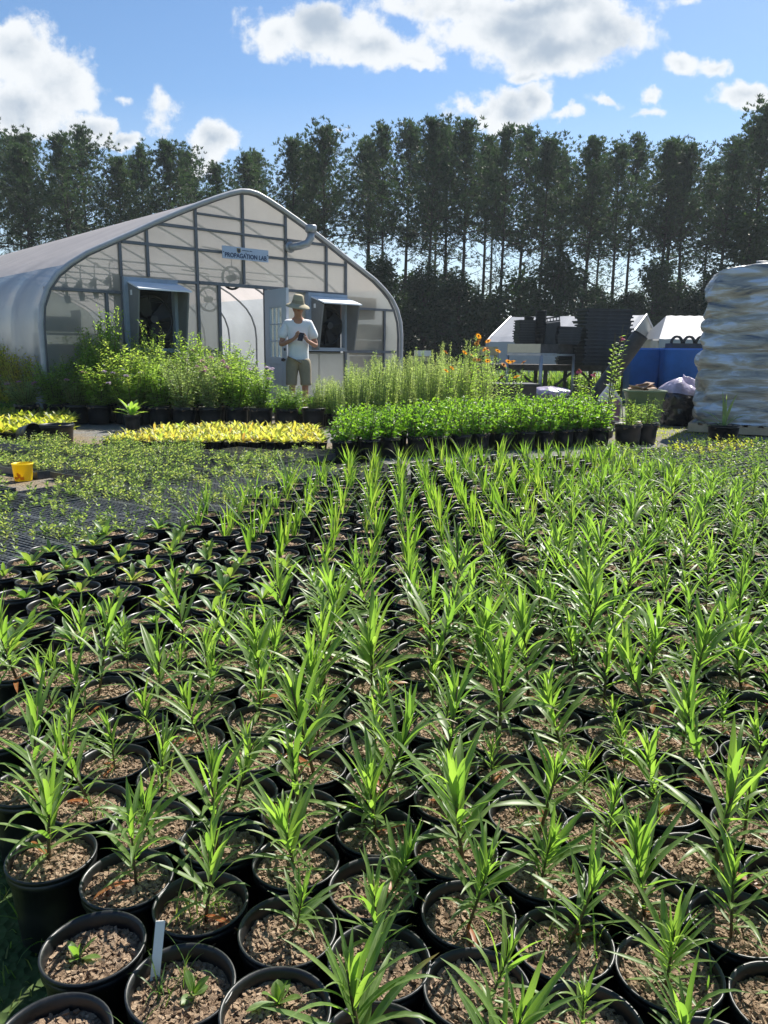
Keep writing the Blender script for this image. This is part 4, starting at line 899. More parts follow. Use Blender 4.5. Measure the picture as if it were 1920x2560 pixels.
# ------------------------------------------------------------------ tall bushy plants
def tall_leafy(seed, mat, n=9, H=1.0, ls=.075, dens=46, spread=.16, wf=.3, flower=None, nf=4, updir=.35):
    r = random.Random(seed); mb = MB()
    for i in range(n):
        a = r.uniform(0, 6.3); b = r.uniform(0, .06); top = Vector((math.cos(a)*spread*r.uniform(.2, 1.2), math.sin(a)*spread*r.uniform(.2, 1.2), H*r.uniform(.68, 1.05))); base = Vector((math.cos(a)*b, math.sin(a)*b, 0))
        mid = (base+top)/2+Vector((r.gauss(0, .02), r.gauss(0, .02), 0)); pts = [base, mid, top]; mb.tube(pts, [.005, .004, .002], 4, False, mi=1)
        for j in range(dens):
            t = .04+.96*(j/dens)**.9; p = base.lerp(mid, t*2) if t < .5 else mid.lerp(top, t*2-1); an = j*2.399+r.gauss(0, .4)
            d = Vector((math.cos(an), math.sin(an), updir+r.gauss(0, .3)+max(0, t-.8)*3)); L = ls*r.uniform(.55, 1.2)*(1-.5*t)
            mb.dleaf(p, d, L, L*wf, min(1, max(0, r.gauss(.3+.4*t, .22))))
            if r.random() < .35: # short side shoot
                q = p+d.normalized()*L*1.3
                for m in range(3): mb.dleaf(q, Vector((r.gauss(0, 1), r.gauss(0, 1), r.gauss(.6, .5))), L*.7, L*.7*wf, r.random())
        if flower and i < nf:
            for m in range(34): mb.dleaf(top+Vector((0, 0, .01)), Vector((r.gauss(0, 1), r.gauss(0, 1), r.gauss(.5, .6))), .048, .018, mi=2)
    return mesh_of(mb, 'foliage', [mat, M['stemf'] if mat is M['feather'] else M['stemg']]+([flower] if flower else []))
TL = [tall_leafy(600+i, M['tall'], 22, 1.0, .105, 58, .29, .36) for i in range(4)]
TS = [tall_leafy(620+i, M['sage'], 23, .95, .08, 70, .30, .3) for i in range(3)]
TP = [tall_leafy(640+i, M['tall'], 21, .9, .09, 60, .30, .36, M['lav'], 8) for i in range(3)]
TPM = [tall_leafy(650+i, M['sage'], 21, .9, .085, 60, .30, .36, M['petal_p'], 8) for i in range(2)]
TF = [tall_leafy(660+i, M['feather'], 15, .92, .058, 95, .15, .30, updir=.5) for i in range(5)]
TA = [tall_leafy(680+i, M['autumn'] if i != 1 else M['ygreen'], 18, .62, .085, 34, .25, .42) for i in range(3)]
BG = [tall_leafy(700+i, M['bright'], 13, .26, .070, 17, .13, .42, updir=.25) for i in range(5)]
def daisy_plant(seed, H=.85, nfl=4, petal='petal_o', ph=8, drop=.0, leafm='tall', branch=.16):
    r = random.Random(seed); mb = MB(); n = 5
    tops = []
    for i in range(n):
        a = r.uniform(0, 6.3); top = Vector((math.cos(a)*branch*r.uniform(.3, 1.3), math.sin(a)*branch*r.uniform(.3, 1.3), H*r.uniform(.65, 1.05))); mb.tube([(0, 0, 0), top*.5+Vector((0, 0, .02)), top], [.005, .004, .0025], 4, False, mi=1); tops.append(top)
        for j in range(46):
            t = .05+.85*j/46; p = top*t; an = j*2.4; mb.dleaf(p, Vector((math.cos(an), math.sin(an), .5)), .08*(1-.5*t), .014, r.random())
    for top in tops[:nfl]:
        ax = Vector((r.gauss(0, .5), -.6, 1)).normalized(); u = ax.orthogonal().normalized(); v = ax.cross(u)
        for k in range(11):
            t = 2*PI*k/11; d = u*math.cos(t)+v*math.sin(t)-ax*drop; mb.dleaf(top+d*.008, d, .038, .016, mi=2, nrm=ax)
        mb.lathe([(0, -.008), (.014, -.004), (.015, .006), (.008, .014), (0, .016)], 8, tuple(top), mi=3)
    return mesh_of(mb, 'foliage', [M[leafm], M['stemg'], M[petal], M['cone']])
DO = [daisy_plant(720+i) for i in range(4)]
BIGPOT = pot_mesh(.16, .26, 30, rbf=.84); MIDPOT = pot_mesh(.105, .20, 24, rbf=.82); SMP = pot_mesh(.055, .09, 14, rbf=.75)
BSOIL = soil_mesh(.15, 120, 61, .02); MSOIL = soil_mesh(.097, 60, 62, .014); SSOIL = soil_mesh(.05, 30, 63, .008)
def big(x, y, proto, label, cat, group=None, pm=None, ps=1.0, s=1.0, sz=None, name='potted_shrub'):
    pm = pm or BIGPOT
    if name == 'potted_plant':
        for kw, nn in (('feathery','potted_feathery_plant'),('bright green','potted_bright_green_plant'),('yellow-leaved','potted_yellow_plant'),('yellow-green','potted_yellow_green_plant'),('low fresh','potted_low_green_plant')):
            if kw in label: name = nn
    t = thing(name, label, cat, (x, y, 0), rnd.uniform(0, 6.28), group); h = .26 if pm is BIGPOT else .20 if pm is MIDPOT else .09
    put(pm, 'pot', t, scale=ps); put(BSOIL if pm is BIGPOT else MSOIL if pm is MIDPOT else SSOIL, 'soil', t, (0, 0, h*.86*ps), scale=ps)
    put(proto, 'foliage', t, (0, 0, h*.86*ps), (rnd.gauss(0, .04), rnd.gauss(0, .04), 0), (s*rnd.uniform(.9, 1.1), s*rnd.uniform(.9, 1.1), sz or s)); return t
# left tall mass (front pot row first)
xs = [-3.35, -3.0, -2.66, -2.32, -1.98, -1.64, -1.30, -.96]
word = ['first', 'second', 'third', 'fourth', 'fifth', 'sixth', 'seventh', 'eighth']
for i, x in enumerate(xs):
    k = [TP, TL, TS, TPM, TL, TP, TL, TF][i]; hh = [.55, .6, .72, .78, .72, .62, .30, .24][i]
    what = ['bushy green', 'leafy green', 'grey-green', 'pink-flowered', 'leafy green', 'pale-flowered', 'leafy green', 'feathery green'][i]
    big(x, 10.25+.06*math.sin(i*2), rnd.choice(k), '%s plant in a large black pot, %s from left in the front shrub row' % (what, word[i]), 'potted shrub', 'shrubs in large black pots', s=.95, sz=hh)
rows = [(10.4, -4.75, -3.2, .30, [.55, .7, .85, .8, .75]), (10.7, -4.2, -1.72, .38, [.80, .86, .88, .86, .84]), (11.2, -4.6, -1.85, .40, [1.0, .98, .90, .90, .9]), (11.7, -5.0, -2.0, .43, [1.02, .96, .9, .9, .9])]
for (y, xa, xb, st, hs) in rows:
    x = xa; n = 0
    while x < xb:
        kind = rnd.choice([TL, TS, TL, TP, TPM]); h = hs[min(4, int((x-xa)/(xb-xa)*5))]*rnd.uniform(.62, 1.10)
        lab = {id(TL): 'tall leafy green shrub', id(TS): 'tall grey-green shrub', id(TP): 'tall pale-flowered shrub', id(TPM): 'tall pink-flowered shrub'}[id(kind)]
        big(x+rnd.gauss(0, .04), y+rnd.gauss(0, .05), rnd.choice(kind), lab+' in the thicket behind the front pot row, left of the doorway', 'potted shrub', lab+'s in the thicket', s=1.05, sz=h); x += st
# the tallest stalks
for (x, y, h, lab) in [(-3.82, 10.8, 1.26, 'tallest leafy green stalk plant left of the greenhouse fan'), (-3.35, 11.0, 1.1, 'tall narrow pale shrub just left of the greenhouse fan'), (-3.98, 10.7, 1.06, 'second tallest leafy stalk plant beside the tallest one'), (-2.75, 10.9, .98, 'tall shrub with its top across the left greenhouse fan'), (-4.1, 11.0, 1.0, 'tall bushy shrub leaning left beside the tallest stalk'), (-4.45, 10.75, .62, 'mid-height leafy shrub at the greenhouse left corner')]:
    big(x, y, rnd.choice(TL), lab, 'potted shrub', s=.8, sz=h)
# small leafy pots standing in front, left
for (x, y, lab) in [(-3.15, 9.6, 'low glossy leafy plant in front of the shrub row'), (-4.35, 11.3, 'small green plant in a cluster of thin pots by the gravel')]:
    big(x, y, BG[0] if y > 10 else broad_plant(3, .24, 18, .24, 'tall'), lab, 'potted plant', pm=MIDPOT, s=1.0, name='potted_plant')
# right feathery mass
for j, y in enumerate((10.35, 10.62, 10.9, 11.2, 11.55)):
    x = -.86+.12*(j % 2)+.02*j
    while x < 1.25+.1*j:
        big(x+rnd.gauss(0, .025), y+rnd.gauss(0, .03), rnd.choice(TF), 'upright feathery pale green plant in the stand right of the person', 'potted plant', 'feathery pale green plants right of the person', pm=MIDPOT, ps=.85, s=.85, sz=rnd.uniform(.70, .98)*(.62 if x < -.55 else .85 if x < -.2 else 1), name='potted_plant'); x += .27
for i in range(7): big(-1.62+.15*i, 10.55+.2*(i % 3), BG[i % 5], 'low green leafy plant in the gap before the open white door, %s from the left' % ORD[i+1], 'potted plant', pm=MIDPOT, ps=.8, s=1.0, sz=rnd.uniform(.7, 1.1), name='potted_leafy_plant')
big(1.12, 10.7, TF[1], 'tallest feathery spire above the pale green stand', 'potted plant', pm=MIDPOT, s=.8, sz=1.12, name='potted_plant')
big(.82, 11.3, TF[2], 'second tall feathery spire near the greenhouse right corner', 'potted plant', pm=MIDPOT, s=.7, sz=1.1, name='potted_plant')
# orange daisies
for i, (x, y, h) in enumerate([(.80, 9.9, .85), (1.05, 10.2, .95), (1.28, 9.85, 1.02), (1.46, 9.7, .92), (1.2, 10.5, .8), (1.62, 9.55, .72)]):
    big(x, y, DO[i % 4], 'orange-flowered daisy plant beside the feathery stand, %s from the left' % ORD[i+1], 'flowering plant', 'orange daisies', pm=MIDPOT, s=1.0, sz=h/.85, name='flowering_plant')
# bright green block
for j in range(6):
    for i in range(13):
        x = -.40+.235*i+.015*j+rnd.gauss(0, .02); y = 7.12+.128*i+.225*j+rnd.gauss(0, .02)
        s = 1.05+.30*i/12
        if x > 2.58+.06*j: continue
        lab = 'bright green leafy plant in the front edge of the low bright block' if j == 0 else 'bright green leafy plant inside the low bright block'
        big(x, y, rnd.choice(BG), lab, 'potted plant', 'front edge of the bright green block' if j == 0 else 'plants inside the bright green block', pm=MIDPOT, s=s*1.0, sz=s*rnd.uniform(.8, 1.18), name='potted_plant')
for (x, y, lab) in [(2.72, 8.62, 'narrow-leaved plant in the large pot ending the bright green block'), (2.98, 8.85, 'dark pot with sprawling thin leaves behind the end of the green block')]:
    big(x, y, tall_leafy(740, M['tall'], 10, .3, .07, 22, .16, .2), lab, 'potted plant', ps=.95, s=1.0, name='potted_plant')
# coneflower
mb_ = daisy_plant(750, 1.2, 1, 'petal_m', drop=1.2, branch=.10)
t = big(2.74, 9.55, mb_, 'tall coneflower with a drooping pink bloom rising above the green block', 'flowering plant', pm=MIDPOT, s=1.35, sz=.98, name='flowering_plant')
t = big(2.52, 9.8, daisy_plant(751, .75, 2, 'petal_m', drop=1.0, branch=.10), 'shorter coneflower with a pink bloom in front of the benches', 'flowering plant', pm=MIDPOT, s=1.2, sz=1.0, name='flowering_plant')
# yellow plants
YP = [broad_plant(760+i, rnd.uniform(.09, .135), 15, .2, 'yellow') for i in range(5)]; YG = [broad_plant(770+i, rnd.uniform(.07, .11), 15, .28, 'ygreen') for i in range(5)]
for j in range(12):
    for i in range(17):
        x = -2.78+.134*i+.03*j; y = 7.68+.03*i*.3+.125*j
        if x > -.60-.02*j: continue
        big(x+rnd.gauss(0, .012), y+rnd.gauss(0, .012), rnd.choice(YP), 'yellow-leaved young plant in the yellow strip before the shrub row', 'potted plant', 'yellow-leaved young plants', pm=SMP, s=rnd.uniform(.85, 1.15), name='potted_plant')
def bedx(y): return -3.52-.33*(y-8.2)
y = 8.2; cnt = 0
while y < 10.75:
    x = bedx(y)+rnd.uniform(0, .1)
    while x > -.5*y-.35:
        cnt += 1; big(x+rnd.gauss(0, .02), y+rnd.gauss(0, .02), rnd.choice(YG), 'yellow-green young plant in the low bed at the left edge', 'potted plant', 'yellow-green young plants at the left edge', pm=SMP, ps=1.2, s=rnd.uniform(1.1, 1.6), name='potted_plant'); x -= .165
    y += .165
for i in range(7):
    big(-4.72-.20*i, 10.95+.1*(i % 2)+.10*i, TA[i % 3], 'yellowing shrub with reddish stems in the far left row, %s from the right' % ORD[i+1], 'potted shrub', 'yellowing shrubs in the far left row', pm=MIDPOT, s=1.15, sz=rnd.uniform(.95, 1.2), name='potted_shrub')
for i in range(5):
    big(-5.05-.24*i, 11.35+.12*i, TA[(i+1) % 3], 'taller yellowing shrub behind the far left row, %s from the right' % ORD[i+1], 'potted shrub', 'taller yellowing shrubs behind the far left row', pm=MIDPOT, s=1.1, sz=rnd.uniform(1.2, 1.4), name='potted_shrub')
for i in range(3):
    big(-5.85-.22*i, 12.1+.12*i, TS[i % 3], 'dark green shrub against the greenhouse side film, %s from the right' % ORD[i+1], 'potted shrub', pm=MIDPOT, s=.8, sz=1.0+.05*i, name='potted_shrub')
for j in range(3):
    for i in range(5):
        x = -4.95-.2*i; y = 10.75+.17*j
        big(x, y, BG[(i+j) % 5], 'low fresh green plant in the small bed before the yellowing shrubs', 'potted plant', 'low green plants before the yellowing shrubs', pm=SMP, ps=1.2, s=.62, name='potted_plant')

# ------------------------------------------------------------------ seedling trays
TD = Vector((.55, .835)); TPp = Vector((-.835, .55)); TROT = math.atan2(TD.y, TD.x)
def tray_mesh(nx, ny, h=.055, bar_=.0045, lx=.28, ly=.54, mt='tray'):
    mb = MB(); e = .012
    mb.box((0, -ly/2+e/2, h/2), (lx, e, h)); mb.box((0, ly/2-e/2, h/2), (lx, e, h)); mb.box((-lx/2+e/2, 0, h/2-.0015), (e, ly-2*e, h-.003)); mb.box((lx/2-e/2, 0, h/2-.0015), (e, ly-2*e, h-.003))
    for i in range(1, nx): mb.box((-lx/2+lx*i/nx, 0, h-.022), (bar_, ly-2*e, .04))
    for j in range(1, ny): mb.box((0, -ly/2+ly*j/ny, h-.0225), (lx-2*e, bar_, .04))
    return mesh_of(mb, 'tray', M[mt])
def tsoil(seed, lx=.28, ly=.54, mat='dsoil'):
    r = random.Random(seed); mb = MB(); n = 12; m = 22; vs = []; at = []
    for j in range(m+1):
        for i in range(n+1): vs.append(((-.5+i/n)*(lx-.03), (-.5+j/m)*(ly-.03), r.uniform(-.004, .004))); at.append((1, 0, r.random()))
    mb.add(vs, [(j*(n+1)+i, j*(n+1)+i+1, (j+1)*(n+1)+i+1, (j+1)*(n+1)+i) for j in range(m) for i in range(n)], at)
    for k in range(80):
        s = r.uniform(.005, .011); mb.box((r.uniform(-.5, .5)*(lx-.04), r.uniform(-.5, .5)*(ly-.04), .003), (s, s*.7, s*.5), Matrix.Rotation(r.uniform(0, 6), 3, 'Z'), r.uniform(.4, 1))
    return mesh_of(mb, 'soil', M[mat])
def seedlings(seed, nx, ny, prob, H=.06, mat='seed', ls=.028, lx=.28, ly=.54, pairs=4):
    r = random.Random(seed); mb = MB()
    for i in range(nx):
        for j in range(ny):
            if r.random() > prob: continue
            x = -lx/2+lx*(i+.5)/nx+r.gauss(0, .004); y = -ly/2+ly*(j+.5)/ny+r.gauss(0, .004); h = H*r.uniform(.6, 1.25); b = Vector((x, y, 0)); tp = Vector((x+r.gauss(0, .008), y+r.gauss(0, .008), h)); mb.tube([b, tp], [.0015, .001], 3, False, mi=1)
            rr = r.random()
            for k in range(pairs*2+1):
                t = .3+.7*(k//2)/pairs; a = (k % 2)*PI+(k//2)*1.57+r.gauss(0, .3); mb.dleaf(b.lerp(tp, t), Vector((math.cos(a), math.sin(a), r.uniform(.3, 1.3))), ls*r.uniform(.7, 1.2), ls*.36, min(1, max(0, rr+r.gauss(0, .15))))
    return mesh_of(mb, 'seedlings', [M[mat], M['stemg']])
T_CELL = tray_mesh(9, 17, bar_=.006, mt='celltray'); T_50 = tray_mesh(6, 11, bar_=.0055); T_SQ = tray_mesh(3, 6, .085, .007)
TSO = [tsoil(80+i) for i in range(3)]
SD = [seedlings(90+i, 6, 11, (.55,.34,.42,.22,.55)[i], (.08,.05,.07,.055,.11)[i], ls=.036) for i in range(5)]; SDE = [seedlings(95+i, 9, 17, (.16,.08,.28,.14)[i], .09, 'seed', .032) for i in range(4)]
SDR = [seedlings(99+i, 3, 6, .75, .075, 'broad', .036, pairs=4) for i in range(3)]; SDRY = [seedlings(105+i, 3, 6, .8, .075, 'ygreen', .038, pairs=4) for i in range(2)]
def tray(x, y, tm, sm, label, group, zs, z=.004, name='seedling_tray', rz=0):
    t = thing(name, label, 'seedling tray', (x, y, z), TROT-PI/2+PI/2+rz, group); put(tm, 'tray', t); put(rnd.choice(TSO), 'soil', t, (0, 0, zs))
    if sm: o = put(sm, 'seedlings', t, (0, 0, zs)); o['kind'] = 'stuff'
    return t
# local x of a tray (0.28) runs along TD, local y (0.54) along TPp
def P2(o, a, b): return (o[0]+TD.x*a+TPp.x*b, o[1]+TD.y*a+TPp.y*b)
O = (-1.70, 3.06)   # near-left corner line of the empty cell trays
for j in range(2):
    for i in range(-4, 12):
        x, y = P2(O, .285*i+.14, .30+.55*j)
        if not vis(x, y, .25) or inside(x+.12, y-.02, FIELD) or inside(x, y, FIELD): continue
        tray(x, y, T_CELL, SDE[(i+j) % 4], 'black cell tray with a few thin seedlings, in the sparse rows behind the broad-leaved pots', 'sparse cell trays', .03)
BUCKET = (-2.76, 5.80)
polyS = [(-2.6,3.9),(-1.8,3.5),(-1.22,4.25),(-.42,6.0),(-.22,6.9),(-.62,7.50),(-3.0,7.55),(-4.2,7.9),(-3.4,6.4),(-3.0,4.9)]
for j in range(0, 9):
    for i in range(-6, 17):
        x, y = P2(O, .300*i+.14+.07*(j % 2)+rnd.gauss(0, .006), 1.42+.60*j+rnd.gauss(0, .006))
        if not inside(x, y, polyS) or not vis(x, y, .3): continue
        if (x-BUCKET[0]+.1)**2+(y-BUCKET[1]+.16)**2 < .36**2 or (abs(x-BUCKET[0]-.08) < .30 and -.62 < y-BUCKET[1] < 0): continue
        near = y < 6
        zz = 'around the yellow bucket' if x < -1.9 and y < 7 else 'just before the yellow strip' if y > 6.7 else 'next to the blade-leaved pots' if x > -1.2 else 'behind the sparse cell trays'
        bare = -1.6 < x < -.7 and 6.9 < y < 7.6
        tray(x, y, T_50, None if bare else SD[(i*2+j) % 5 if rnd.random() < .7 else 4], 'black tray of bare soil left of the bright green block' if bare else 'black tray of small pale green seedlings '+zz, 'bare soil trays' if bare else 'seedling trays '+zz, .035, .006+rnd.choice((0, .004, .018)), rz=rnd.gauss(0, .02))
# right plug trays
O2 = (1.35, 5.95)
polyR = [(1.45,5.6),(2.2,4.75),(2.9,4.3),(5.0,7.5),(4.9,8.65),(3.9,8.45),(2.2,7.7)]
TDr = Vector((.80, .60)); TRr = Vector((-.60, .80)); trot = math.atan2(.6, .8)
for i in range(-3, 9):
    for j in range(-6, 14):
        x = O2[0]+.80*.56*i-.60*.30*j+.3; y = O2[1]+.60*.56*i+.80*.30*j-.3
        if not inside(x, y, polyR) or not vis(x, y, .3): continue
        far = y > 7.4
        t = tray(x, y, T_SQ, rnd.choice(SDRY if (far and rnd.random() < .5) else SDR), 'flat of square black cells with low yellowish plants near the spiky plant pot' if far else 'flat of square black cells with small green plants at the right', 'flats near the spiky plant pot' if far else 'flats of square cells at the right', .06)
        t.rotation_euler.z = trot+PI/2
# stacked empty trays beside the yellow bucket, lying tilted tray by the black pot
for k in range(3):
    t = thing('empty_tray', 'empty black tray at the left edge above the yellow bucket, %s from the bottom' % ORD[k+1], 'tray', (-3.3, 6.75+.03*k, .006+.035*k), R(62), 'empty trays left of the bucket'); put(T_50, 'tray', t)
# ------------------------------------------------------------------ yard objects
bk = thing('bucket', 'small yellow bucket with orange marks on the gravel beside the seedling trays', 'bucket', (BUCKET[0], BUCKET[1], .0))
mb = MB(); mb.lathe([(0, .003), (.062, .003), (.064, .01), (.074, .125), (.078, .127), (.078, .136), (.073, .137), (.071, .12), (.061, .02), (0, .02)], 28); mb.build('body', M['yel'], bk, True)
mb = MB()
for k, (a, z, w, h) in enumerate([(-1.9, .03, .03, .018), (-1.55, .045, .02, .03), (-1.25, .028, .025, .02), (-1.7, .06, .012, .02)]):
    rr = .0655+z*.085; mb.box((rr*math.cos(a), rr*math.sin(a), z), (w, .003, h), Matrix.Rotation(a+PI/2, 3, 'Z'))
mb.build('print_marks', M['petal_o'], bk)
t = thing('plant_pot', 'wide empty black pot standing between the seedlings and the yellow-green bed', 'pot', (-3.42, 8.02, 0)); put(BIGPOT, 'body', t, scale=(1.08, 1.08, .85))
t = thing('plant_pot', 'black pot lying on its side just left of the wide empty pot', 'pot', (-3.80, 8.05, .10)); t.rotation_euler = (R(80), 0, R(60)); put(MIDPOT, 'body', t)
# spiky plant pot
t = thing('potted_plant', 'spiky pale-leaved plant in a black pot before the wrapped pallet', 'potted plant', (3.83, 8.72, 0)); put(BIGPOT, 'pot', t, scale=(1.1, 1.1, .95)); put(BSOIL, 'soil', t, (0, 0, .21))
mb = MB()
for (a, el, L, dr, r_) in [(1.6, 80, .34, .3, .7), (.6, 70, .36, .4, .8), (2.6, 52, .33, 1.2, .5), (3.0, 35, .30, 1.4, .3), (.1, 42, .36, 1.3, .6), (3.4, 20, .22, .9, .2), (-.4, 60, .2, .8, .5), (4.2, 60, .18, .7, .6), (1.2, 86, .30, .1, .9)]:
    mb.leaf((0, 0, .21), a, R(el), L*1.25, .036, dr, 7, .35, 'strap', r_)
mb.build('foliage', M['sage'], t, True)
# wrapped pallet load
wl = thing('wrapped_load', 'tall stack of sacks shrink-wrapped in shiny clear plastic on a pallet', 'wrapped load', (4.78, 10.42, .13), R(-26))
mb = MB(); n = 160; m = 150; vs = []; fs = []; r = random.Random(5); HH = 1.98
ph_ = [(r.uniform(0, 6), r.randint(2, 9), r.uniform(.004, .012), r.uniform(3, 14)) for _ in range(10)]
for j in range(m+1):
    v = j/m; z = HH*min(1, v*1.06) if v < .94 else HH
    for i in range(n):
        t = 2*PI*i/n; c, s_ = math.cos(t), math.sin(t)
        e = .42; x = .62*math.copysign(abs(c)**e, c); y = .54*math.copysign(abs(s_)**e, s_)
        tilt = .035*math.sin(t*1.0+.8)+.012*math.sin(3*t+1)
        lay = z/HH*8.5+tilt*5+.45*MN.noise(Vector((c*1.1, s_*1.1, z*1.5)))+.25*c*(z/HH-.3); b = abs(math.sin(PI*lay))**.6
        f_ = .865+(.09+.08*MN.noise(Vector((c*2, s_*2, z*3))))*b+.05*math.sin(z*2.6+.3)-.04*(1-z/HH)+.03*MN.noise(Vector((c*5, s_*5, z*11)))
        for (a_, k_, am, fz) in ph_: f_ += am*math.sin(k_*t+a_+z*fz)
        if v > .88: q = (v-.88)/.12; f_ *= math.sqrt(max(0, 1-q*q))**.8 if q < 1 else 0
        zz = z+ (.06*(1-((v-.88)/.12-1)**2) if v > .88 else 0)+tilt*z*.5+ (r.gauss(0, .004))
        zz -= .10*(1 if v > .7 else v/.7)*max(0, -x+.1)   # shoulder slopes down toward the left end
        vs.append((x*f_, y*f_, zz))
for j in range(m):
    for i in range(n):
        i2 = (i+1) % n; fs.append((j*n+i, j*n+i2, (j+1)*n+i2, (j+1)*n+i))
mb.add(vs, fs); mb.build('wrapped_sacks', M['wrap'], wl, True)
mb = MB()
for k in range(0):
    a = -.35+.5*k; mb.add([(a, -.35, HH+.10), (a+.35, -.42, HH+.05), (a+.42, -.1, HH+.13), (a+.1, .05, HH+.17), (a+.2, -.2, HH+.20)], [(0, 1, 4), (1, 2, 4), (2, 3, 4), (3, 0, 4)])
pl = thing('pallet', 'pale wooden pallet under the shrink-wrapped load', 'pallet', (4.78, 10.42, 0), R(-26))
mb = MB()
for k in range(7): mb.box((-.54+.18*k, 0, .118), (.12, 1.08, .02))
mb.build('deck_boards', M['palew'], pl)
for y in (-.49, 0, .49):
    mb = MB(); mb.box((0, y, .063), (1.2, .09, .088)); mb.build('stringer', M['palew'], pl)
# olive tote with junk
to = thing('storage_tote', 'olive green plastic tote filled with scraps beside the rubbish bag', 'tote', (3.58, 10.75, 0), R(-6))
mb = MB(); x, y, h = .26, .20, .52
def rr_prof(sx, sy, z, n=6, c=.05):
    out = []
    for (cx_, cy_, a0) in ((sx-c, sy-c, 0), (-sx+c, sy-c, 90), (-sx+c, -sy+c, 180), (sx-c, -sy+c, 270)):
        for k in range(n): a = R(a0+90*k/(n-1)); out.append((cx_+c*math.cos(a), cy_+c*math.sin(a), z))
    return out
def loft(mb, rings, cap0=True, cap1=False, mi=0):
    n = len(rings[0]); vs = [p for rg in rings for p in rg]; fs = []
    for j in range(len(rings)-1):
        for i in range(n): i2 = (i+1) % n; fs.append((j*n+i, j*n+i2, (j+1)*n+i2, (j+1)*n+i))
    if cap0: fs.append(tuple(range(n-1, -1, -1)))
    if cap1: fs.append(tuple((len(rings)-1)*n+i for i in range(n)))
    mb.add(vs, fs, mi=mi)
loft(mb, [rr_prof(.20, .15, .0), rr_prof(.205, .155, .03), rr_prof(.235, .18, .44), rr_prof(.245, .19, .445), rr_prof(.25, .195, .50), rr_prof(.268, .212, .505), rr_prof(.268, .212, .53), rr_prof(.24, .185, .53), rr_prof(.225, .17, .38)]); mb.build('body', M['tote'], to, True)
mb = MB(); mb.box((-.05, -.197, .34), (.20, .02, .02)); mb.box((-.15, -.19, .25), (.012, .02, .36)); mb.box((.10, -.19, .25), (.012, .02, .36)); mb.box((.243, 0, .47), (.02, .14, .03)); mb.build('ribs', M['tote'], to)
t = thing('scrap_pile', 'folded tan cardboard and plastic scraps heaped in the olive tote', 'scraps', (3.55, 10.77, .38), R(-6)); mb = MB()
for k in range(9): mb.box((rnd.uniform(-.15, .10), rnd.uniform(-.1, .1), .12+.012*k), (rnd.uniform(.16, .3), rnd.uniform(.12, .22), .01), Matrix.Rotation(rnd.uniform(-.35, .35), 3, 'X') @ Matrix.Rotation(rnd.uniform(-.3, .3), 3, 'Y') @ Matrix.Rotation(rnd.uniform(0, 3), 3, 'Z'))
mb.build('scraps', M['card'], t)
# rubbish bag
t = thing('rubbish_bag', 'bulging black plastic rubbish bag with shiny lilac top beside the tote', 'rubbish bag', (4.32, 11.35, 0)); r = random.Random(9)
def blob(R0, H, seed, z0=0., z1=1., sx=1.0, sy=.8):
    r = random.Random(seed); mb = MB(); n, m = 60, 40; w = [(r.uniform(0, 6.3), r.randint(2, 13), r.uniform(.008, .035), r.uniform(2, 14)) for _ in range(16)]; vs = []; fs = []
    for j in range(m+1):
        v = z0+(z1-z0)*j/m; pr_ = (min(1, .80+v*.8) if v < .45 else math.sqrt(max(0, 1-((v-.45)/.55)**2.6)))
        for i in range(n):
            a = 2*PI*i/n; f_ = 1
            f_ += .0
            q3 = Vector((math.cos(a)*1.6+seed, math.sin(a)*1.6, v*2.2)); f_ += .22*MN.noise(q3)+.12*MN.noise(q3*2.7)+.05*abs(MN.noise(q3*7))
            vs.append((R0*sx*pr_*f_*math.cos(a), R0*sy*pr_*f_*math.sin(a), H*v*(1+.14*MN.noise(Vector((math.cos(a)*1.2, math.sin(a)*1.2, seed+v))))))
    for j in range(m):
        for i in range(n): i2 = (i+1) % n; fs.append((j*n+i, j*n+i2, (j+1)*n+i2, (j+1)*n+i))
    mb.add(vs, fs); return mb
blob(.34, .66, 3, 0, .80).build('bag_body', M['bag'], t, True); o = blob(.345, .675, 3, .68, 1.0).build('bag_top', M['bagclear'], t, True)
t = thing('rubbish_bag', 'low slumped black rubbish bag right of the taller one', 'rubbish bag', (4.62, 11.1, 0)); blob(.26, .36, 4).build('bag_body', M['bag'], t, True)
t = thing('plastic_sack', 'white and pink plastic sack with a red stripe leaning behind the tote', 'sack', (3.12, 10.95, 0), R(10)); mb = MB()
mb.add([(-.16,-.03,0),(.20,-.03,0),(.22,-.05,.35),(.04,-.02,.62),(-.10,-.03,.42),(-.16,.06,0),(.20,.06,0),(.22,.04,.35),(.04,.02,.62),(-.10,.05,.42)], [(0,1,2,3,4),(9,8,7,6,5),(0,4,9,5),(4,3,8,9),(3,2,7,8),(2,1,6,7)]); sk_ = mb.build('sack_body', M['bagw'], t)
mb = MB(); mb.add([(-.09,-.036,.0),(.0,-.036,.0),(.0,-.034,.34),(-.045,-.036,.36)], [(0,1,2,3)]); mb.build('red_stripe', M['red'], sk_)
mb = MB(); mb.add([(.06,-.04,.1),(.19,-.04,.08),(.19,-.055,.34),(.10,-.045,.45)], [(0,1,2,3)]); mb.build('pink_panel', M['petal_p'], sk_)
